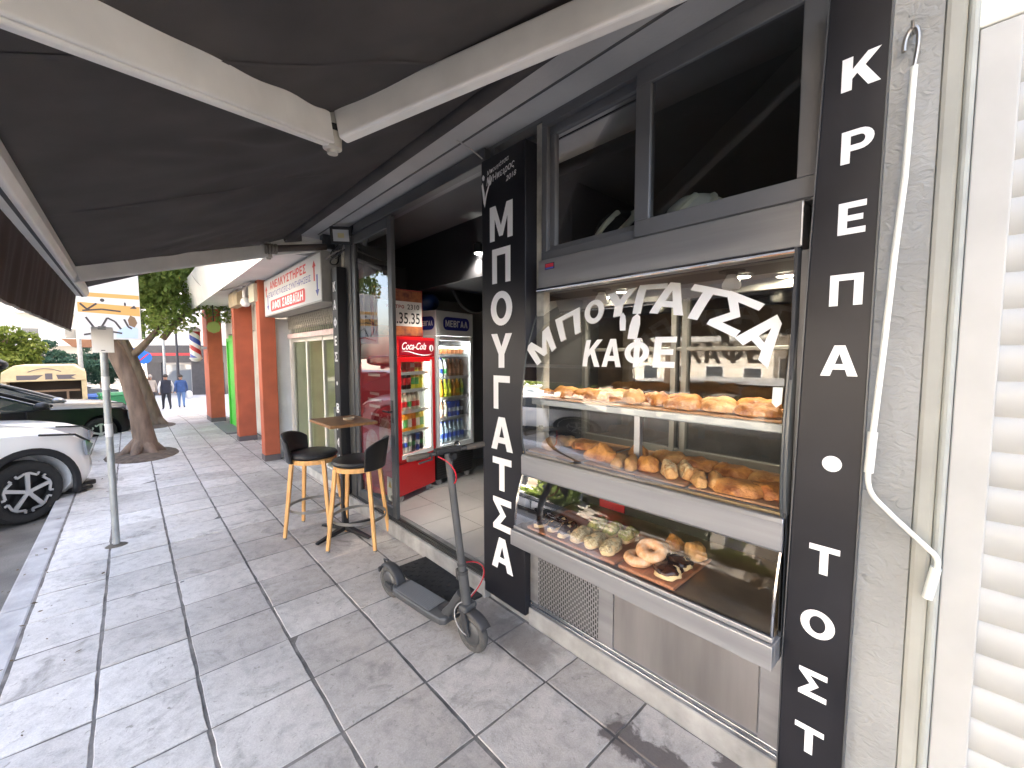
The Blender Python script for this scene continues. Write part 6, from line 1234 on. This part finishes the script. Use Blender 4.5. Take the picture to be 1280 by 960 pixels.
# beige truck
tk = thing('parked_truck', 'beige truck with open dark rear parked farther down the street', 'truck', (-2.15, 21.5, -.95), R(3), None, True)
M_bei = mat('truck_beige', (.50, .40, .24), .6, var=.1)
mb = MB(); mb.box(-1.15, -1.0, 0, 4.5, .6, 2.0); mb.box(1.0, 1.15, 0, 4.5, .6, 2.0); mb.box(-1.15, 1.15, 4.4, 4.5, .6, 2.2); mb.prism([(-1.15, 1.95), (1.15, 1.95), (1.12, 2.32), (.8, 2.58), (-.8, 2.58), (-1.12, 2.32)], lambda u, v, w: (u, w, v), -.05, 4.5); obj('canopy', mb, M_bei, tk, bevel=.02)
mb = MB(); mb.box(-1.0, 1.0, .8, .9, .6, 1.95); obj('dark_interior', mb, mat('truck_dark', (.03, .022, .018), .8), tk)
mb = MB(); mb.box(-1.1, 1.1, -.1, 4.4, .5, .75); mb.box(-.95, .95, .2, .25, 1.5, 1.58); mb.box(.55, .62, .2, .25, .75, 1.5); obj('bed', mb, mat('truck_brown', (.20, .13, .08), .7), tk)
mb = MB()
for poly in (((-.75, 2.02), (-.25, 2.02), (-.05, 2.2), (-.4, 2.2), (-.75, 2.2)), ((0, 2.02), (.2, 2.02), (.2, 2.26), (0, 2.26)), ((.35, 2.02), (.85, 2.02), (.72, 2.1), (.88, 2.2), (.3, 2.2))): mb.add([(a, -.056, b) for a, b in poly], [tuple(range(len(poly)))])
pts = [(-.45+.9*i/16, -.056, 2.33+.13*math.sin(3.1416*i/16)) for i in range(17)]; mb.tube(pts, .014, 5); obj('dark_marking', mb, mat('marking_dark', (.10, .09, .10), .7), tk)
for sx in (-.85, .85):
    mb = MB(); mb.lathe([(.2, -.12), (.42, -.12), (.44, 0), (.42, .12), (.2, .12)], (sx, 1.0, .44), 24, 'x'); obj('wheel', mb, M_rub, tk, smooth=True)
mb = MB(); mb.prism([(4.5, .5), (6.2, .5), (6.2, 1.4), (5.6, 2.2), (4.5, 2.2)], lambda u, v, w: (w, u, v), -1.05, 1.05); obj('cab', mb, M_bei, tk, bevel=.04)
# bins
tk.scale = (.86,)*3
for lab, x, y, c, s in (('blue wheeled recycling bin behind the grey pole', -.98, 23.0, (.02, .10, .42), .85), ('green wheeled waste container between the pole and the leaning tree', -.40, 21.0, (.015, .16, .06), .85)):
    b_ = thing('waste_bin', lab, 'bin', (x, y, zg(y)-.1), R(8), None, True); b_.scale = (s, s, s); m = mat('bin_'+lab[:5].strip(), c, .45, var=.15)
    mb = MB(); mb.add([(-.42, -.36, .16), (.42, -.36, .16), (.42, .36, .16), (-.42, .36, .16), (-.52, -.44, 1.02), (.52, -.44, 1.02), (.52, .44, 1.02), (-.52, .44, 1.02)], [(0, 3, 2, 1), (4, 5, 6, 7), (0, 1, 5, 4), (1, 2, 6, 5), (2, 3, 7, 6), (3, 0, 4, 7)]); obj('body', mb, m, b_, bevel=.03)
    mb = MB(); mb.prism([(-.47, 1.03), (.47, 1.03), (.40, 1.15), (-.40, 1.17)], lambda u, v, w: (w, u, v), -.55, .55); obj('lid', mb, m, b_, bevel=.03)
    for sx in (-.38, .38):
        for sy in (-.3, .3): mb = MB(); mb.lathe([(.085, -.03), (.085, .03)], (sx, sy, .085), 14, 'x'); obj('wheel', mb, M_rub, b_)
    mb = MB()
    for sx in (-.56, .56): mb.tube([(sx, -.3, .95), (sx, .3, .95)], .02, 8)
    obj('side_bar', mb, m, b_)
# street lamp and road sign far away
for lab, x, y, h in (('tall grey lamp post between the truck and the pole', -1.42, 24, 6.5), ('thin pale post at the far corner beside the walking people', 1.6, 33, 5.2), ('dark post in front of the corner shop', 2.25, 33.5, 5.0)):
    p = thing('lamp_post', lab, 'post', (x, y, zg(y)), 0, None, True); mb = MB(); mb.tube([(0, 0, -.1), (0, 0, h*.5), (0, 0, h)], [.09, .07, .05], 12); obj('post', mb, M_galv if 'dark' not in lab else M_kd, p, smooth=True); mb = MB(); mb.tube([(0, 0, h), (.5, 0, h+.15)], .04, 8); mb.cbox((.7, 0, h+.16), (1, 0, .1), (0, 1, 0), (-.1, 0, 1), .25, .1, .04); obj('lamp_head', mb, M_galv, p)
sg = thing('road_sign', 'blue round road sign beside the second tree far down the street', 'sign', (.62, 31, zg(31)), 0, None, True); mb = MB(); mb.tube([(0, 0, 0), (0, 0, 2.75)], .03, 8); obj('post', mb, M_galv, sg); mb = MB(); mb.lathe([(0, -.045), (.36, -.045), (.36, -.03)], (0, 0, 2.45), 24, 'y'); d_ = obj('disc', mb, mat('road_blue', (.02, .15, .55), .4), sg); mb = MB(); mb.cbox((0, -.047, 2.45), (.7, 0, .7), (0, 1, 0), (-.7, 0, .7), .3, .002, .03); obj('bar', mb, M_r, d_)
# shop signs and stall goods seen far off between trunk and corner shop
for i, (lab, x, y, z, w, h, c) in enumerate((('blue shop fascia far off behind the curved branch', -.1, 44, 1.4, 2.2, .8, (.03, .2, .6)), ('orange-red shop fascia far off right of the curved branch', 2.3, 46, 1.0, 1.6, 1.2, (.6, .12, .05)), ('cream shop front far off at the end of the pavement', 1.7, 50, -1, 3.4, 2.4, (.62, .6, .52)))):
    o = thing('shop_fascia', lab, 'shop sign', (x, y, z)); mb = MB(); mb.box(x-w/2, x+w/2, y, y+.3, z, z+h); q = obj('panel', mb, mat('far_panel_%d' % i, c, .5), o); mb = MB(); mb.box(x-w*.4, x+w*.4, y-.02, y-.005, z+h*.35, z+h*.6); obj('stripe', mb, M_whitep, q)
    if z > 0: mb = MB(); mb.box(x-.05, x+.05, y+.05, y+.15, -1.2, z); obj('post', mb, M_galv, o)
# barber pole
bp_ = thing('barber_pole', 'red white and blue striped barber pole on the far terracotta pillar', 'barber pole', (1.19, 12.5, 1.45), 0, None, True)
M_bs = mat('barber_stripes', (.8, .8, .8), .3); t, n, b = nodes_of(M_bs); tc = n.new('ShaderNodeTexCoord'); sp = n.new('ShaderNodeSeparateXYZ'); t.links.new(tc.outputs['Object'], sp.inputs[0])
def mt(op, a, c=None):
    x = n.new('ShaderNodeMath'); x.operation = op
    for i, v in enumerate((a, c)):
        if v is None: continue
        if isinstance(v, (int, float)): x.inputs[i].default_value = v
        else: t.links.new(v, x.inputs[i])
    return x.outputs[0]
an = mt('DIVIDE', mt('ARCTAN2', sp.outputs[1], sp.outputs[0]), 6.2832); fr = mt('FRACT', mt('ADD', mt('MULTIPLY', sp.outputs[2], 2.2), an)); rp = n.new('ShaderNodeValToRGB'); rp.color_ramp.interpolation = 'CONSTANT'; e = rp.color_ramp.elements; e[0].position = 0; e[0].color = (.8, .8, .82, 1); e[1].position = .25; e[1].color = (.5, .02, .03, 1)
q = e.new(.5); q.color = (.8, .8, .82, 1); q = e.new(.72); q.color = (.02, .06, .4, 1); t.links.new(fr, rp.inputs[0]); t.links.new(rp.outputs[0], b.inputs['Base Color'])
mb = MB(); mb.lathe([(.11, .1), (.11, .72)], n=24); obj('cylinder', mb, M_bs, bp_, smooth=True); [obj('cap', MB().lathe(q, n=24), M_whitep, bp_, smooth=True) for q in ([(0, .0), (.08, .02), (.125, .08), (.125, .1)], [(.125, .72), (.125, .76), (.07, .82), (0, .84)])]; mb = MB(); mb.box(.08, .26, -.03, .03, .30, .36); obj('bracket', mb, M_steel2, bp_)

# ------------------------------------------------------------------ people walking away
def person(lab, x, y, rz, H, top, pants, hair, extra=None, stride=.16, arm=.0):
    t = thing('person', lab, 'person', (x, y, zg(y)), rz, None, True); s = H/1.75
    J = {'pel': (0, 0, .93, .150), 'wst': (0, 0, 1.08, .145), 'ch': (0, .01, 1.28, .165), 'nk0': (0, .0, 1.44, .085), 'nk': (0, .01, 1.51, .055), 'hd0': (0, .02, 1.58, .085), 'hd': (0, .02, 1.66, .092), 'hd1': (0, .015, 1.72, .06)}
    E_ = [('pel', 'wst'), ('wst', 'ch'), ('ch', 'nk0'), ('nk0', 'nk'), ('nk', 'hd0'), ('hd0', 'hd'), ('hd', 'hd1')]
    for sd, q in ((-1, 1), (1, -1)):
        k = 'l' if sd < 0 else 'r'; f = q*stride
        J.update({k+'h': (sd*.095, 0, .86, .105), k+'k': (sd*.10, f*.55+.03, .48, .068), k+'a': (sd*.10, f*1.0-.03*(q < 0), .10+(.05 if q < 0 else 0), .042), k+'t': (sd*.105, f*1.0+.14, .04+(.01 if q < 0 else 0), .032),
                  k+'s': (sd*.19, 0, 1.40, .066), k+'e': (sd*(.245+arm), -f*.35-.02, 1.13, .048), k+'w': (sd*(.25+arm*.6), -f*.7+.06, .88, .034), k+'f': (sd*.245, -f*.75+.09, .79, .028)})
        E_ += [('pel', k+'h'), (k+'h', k+'k'), (k+'k', k+'a'), (k+'a', k+'t'), ('ch', k+'s'), (k+'s', k+'e'), (k+'e', k+'w'), (k+'w', k+'f')]
    names = list(J); me = bpy.data.meshes.new('body'); me.from_pydata([Vector(J[k][:3])*s for k in names], [(names.index(a), names.index(b)) for a, b in E_], []); o = bpy.data.objects.new('body', me); COL.objects.link(o)
    sk_ = o.modifiers.new('skin', 'SKIN'); me.skin_vertices.new() if not me.skin_vertices else None
    for i, k in enumerate(names): me.skin_vertices[0].data[i].radius = (J[k][3]*s,)*2
    me.skin_vertices[0].data[0].use_root = True; ss = o.modifiers.new('sub', 'SUBSURF'); ss.levels = 2; ss.render_levels = 2
    dg = bpy.context.evaluated_depsgraph_get(); dg.update(); me2 = bpy.data.meshes.new_from_object(o.evaluated_get(dg)); o.modifiers.clear(); o.data = me2; o.parent = t
    me2.materials.clear(); skin = mat('skin', (.5, .28, .19), .6)
    for m in (skin, top, pants, mat('shoe_dark', (.03, .03, .035), .6), extra or top): me2.materials.append(m)
    for p in me2.polygons:
        c = p.center/s; p.use_smooth = True
        side = abs(c.x) > .20
        p.material_index = 3 if c.z < .11 else 0 if (c.z > 1.47 or (side and c.z < .87)) else (4 if side and c.z > .8 else 1) if c.z > .86 else 2
    mb = MB(); mb.grid(20, 10, lambda u, v: (.104*s*math.cos(6.2832*u)*math.sin(1.75*v+.02), (.008+.112*math.sin(6.2832*u)*math.sin(1.75*v+.02))*s-.012*s, (1.655+.112*math.cos(1.95*v))*s), closed_u=True); obj('hair', mb, hair, t, smooth=True)
    mb = MB(); mb.grid(24, 8, lambda u, v: ((.185+.02*v)*s*math.cos(6.2832*u), (.125+.03*v)*s*math.sin(6.2832*u), (1.36-.52*v)*s), closed_u=True); obj('jacket', mb, top, t, smooth=True)
    return t
M_navy = mat('cloth_navy', (.02, .022, .035), .85, var=.3); M_denim = mat('cloth_blue', (.04, .085, .22), .85, var=.2); M_lblue = mat('cloth_jeans', (.13, .22, .40), .85); M_beige = mat('cloth_beige', (.42, .37, .32), .85, var=.15); M_dk = mat('cloth_dark', (.025, .025, .03), .85); M_hair = mat('hair_dark', (.02, .014, .01), .6); M_hg = mat('hair_grey', (.30, .28, .26), .7)
P1 = person('person in a black waistcoat over pale sleeves walking away down the pavement', 1.18, 24.4, R(8), 1.62, M_navy, M_dk, M_hair, mat('cloth_pale', (.55, .54, .53), .85), .2, .05)
P2 = person('person in a blue jacket and light jeans carrying a white bag, walking away', 1.78, 25.4, R(-6), 1.60, M_denim, M_lblue, M_hair)
P3 = person('person in a pale beige coat with a dark shoulder bag, leftmost of the walkers', .72, 27.0, R(4), 1.62, M_beige, M_dk, M_hg)
mb = MB(); mb.grid(14, 10, lambda u, v: (2.08+.14*math.cos(6.28*u)*abs(math.sin(3.1416*v))**.7, 25.45+.10*math.sin(6.28*u)*abs(math.sin(3.1416*v))**.7, zg(25.4)+.62-.20*math.cos(3.1416*v)), closed_u=True); tag(obj('carrier_bag', mb, M_whitep, smooth=True), 'white carrier bag held by the person in the blue jacket', 'bag')
mb = MB(); mb.grid(14, 10, lambda u, v: (.42+.08*math.cos(6.28*u)*abs(math.sin(3.1416*v))**.6, 27.0+.16*math.sin(6.28*u)*abs(math.sin(3.1416*v))**.6, zg(27)+.88-.17*math.cos(3.1416*v)), closed_u=True); mb.tube(bez([(.44, 27, zg(27)+1.02), (.5, 26.95, zg(27)+1.4), (.72, 26.86, zg(27)+1.45)]), .014, 6); tag(obj('shoulder_bag', mb, M_dk, smooth=True), 'dark shoulder bag hanging at the side of the beige coat', 'bag')
# fallen leaves and litter along the kerb
random.seed(44); mb = MB()
for _ in range(300):
    x = random.gauss(-.95, .35) if random.random() < .9 else random.uniform(-.6, -.2); y = random.uniform(1.6, 13); z = (-.162 if x < -.7 else .004)+zg(y); a = random.uniform(0, 6.3); s = random.uniform(.008, .022); d = Vector((math.cos(a), math.sin(a), random.uniform(-.2, .2)))*s; e = Vector((-math.sin(a), math.cos(a), random.uniform(-.2, .3)))*s*.5; c = Vector((x, y, z+.004))
    mb.quad(c-d, c+e, c+d, c-e)
tag(obj('fallen_leaves', mb, mat('dry_leaf', (.10, .07, .035), .9, var=.4, vscale=5)), 'small dry fallen leaves scattered along the kerb and gutter', 'leaves', None, 'stuff')
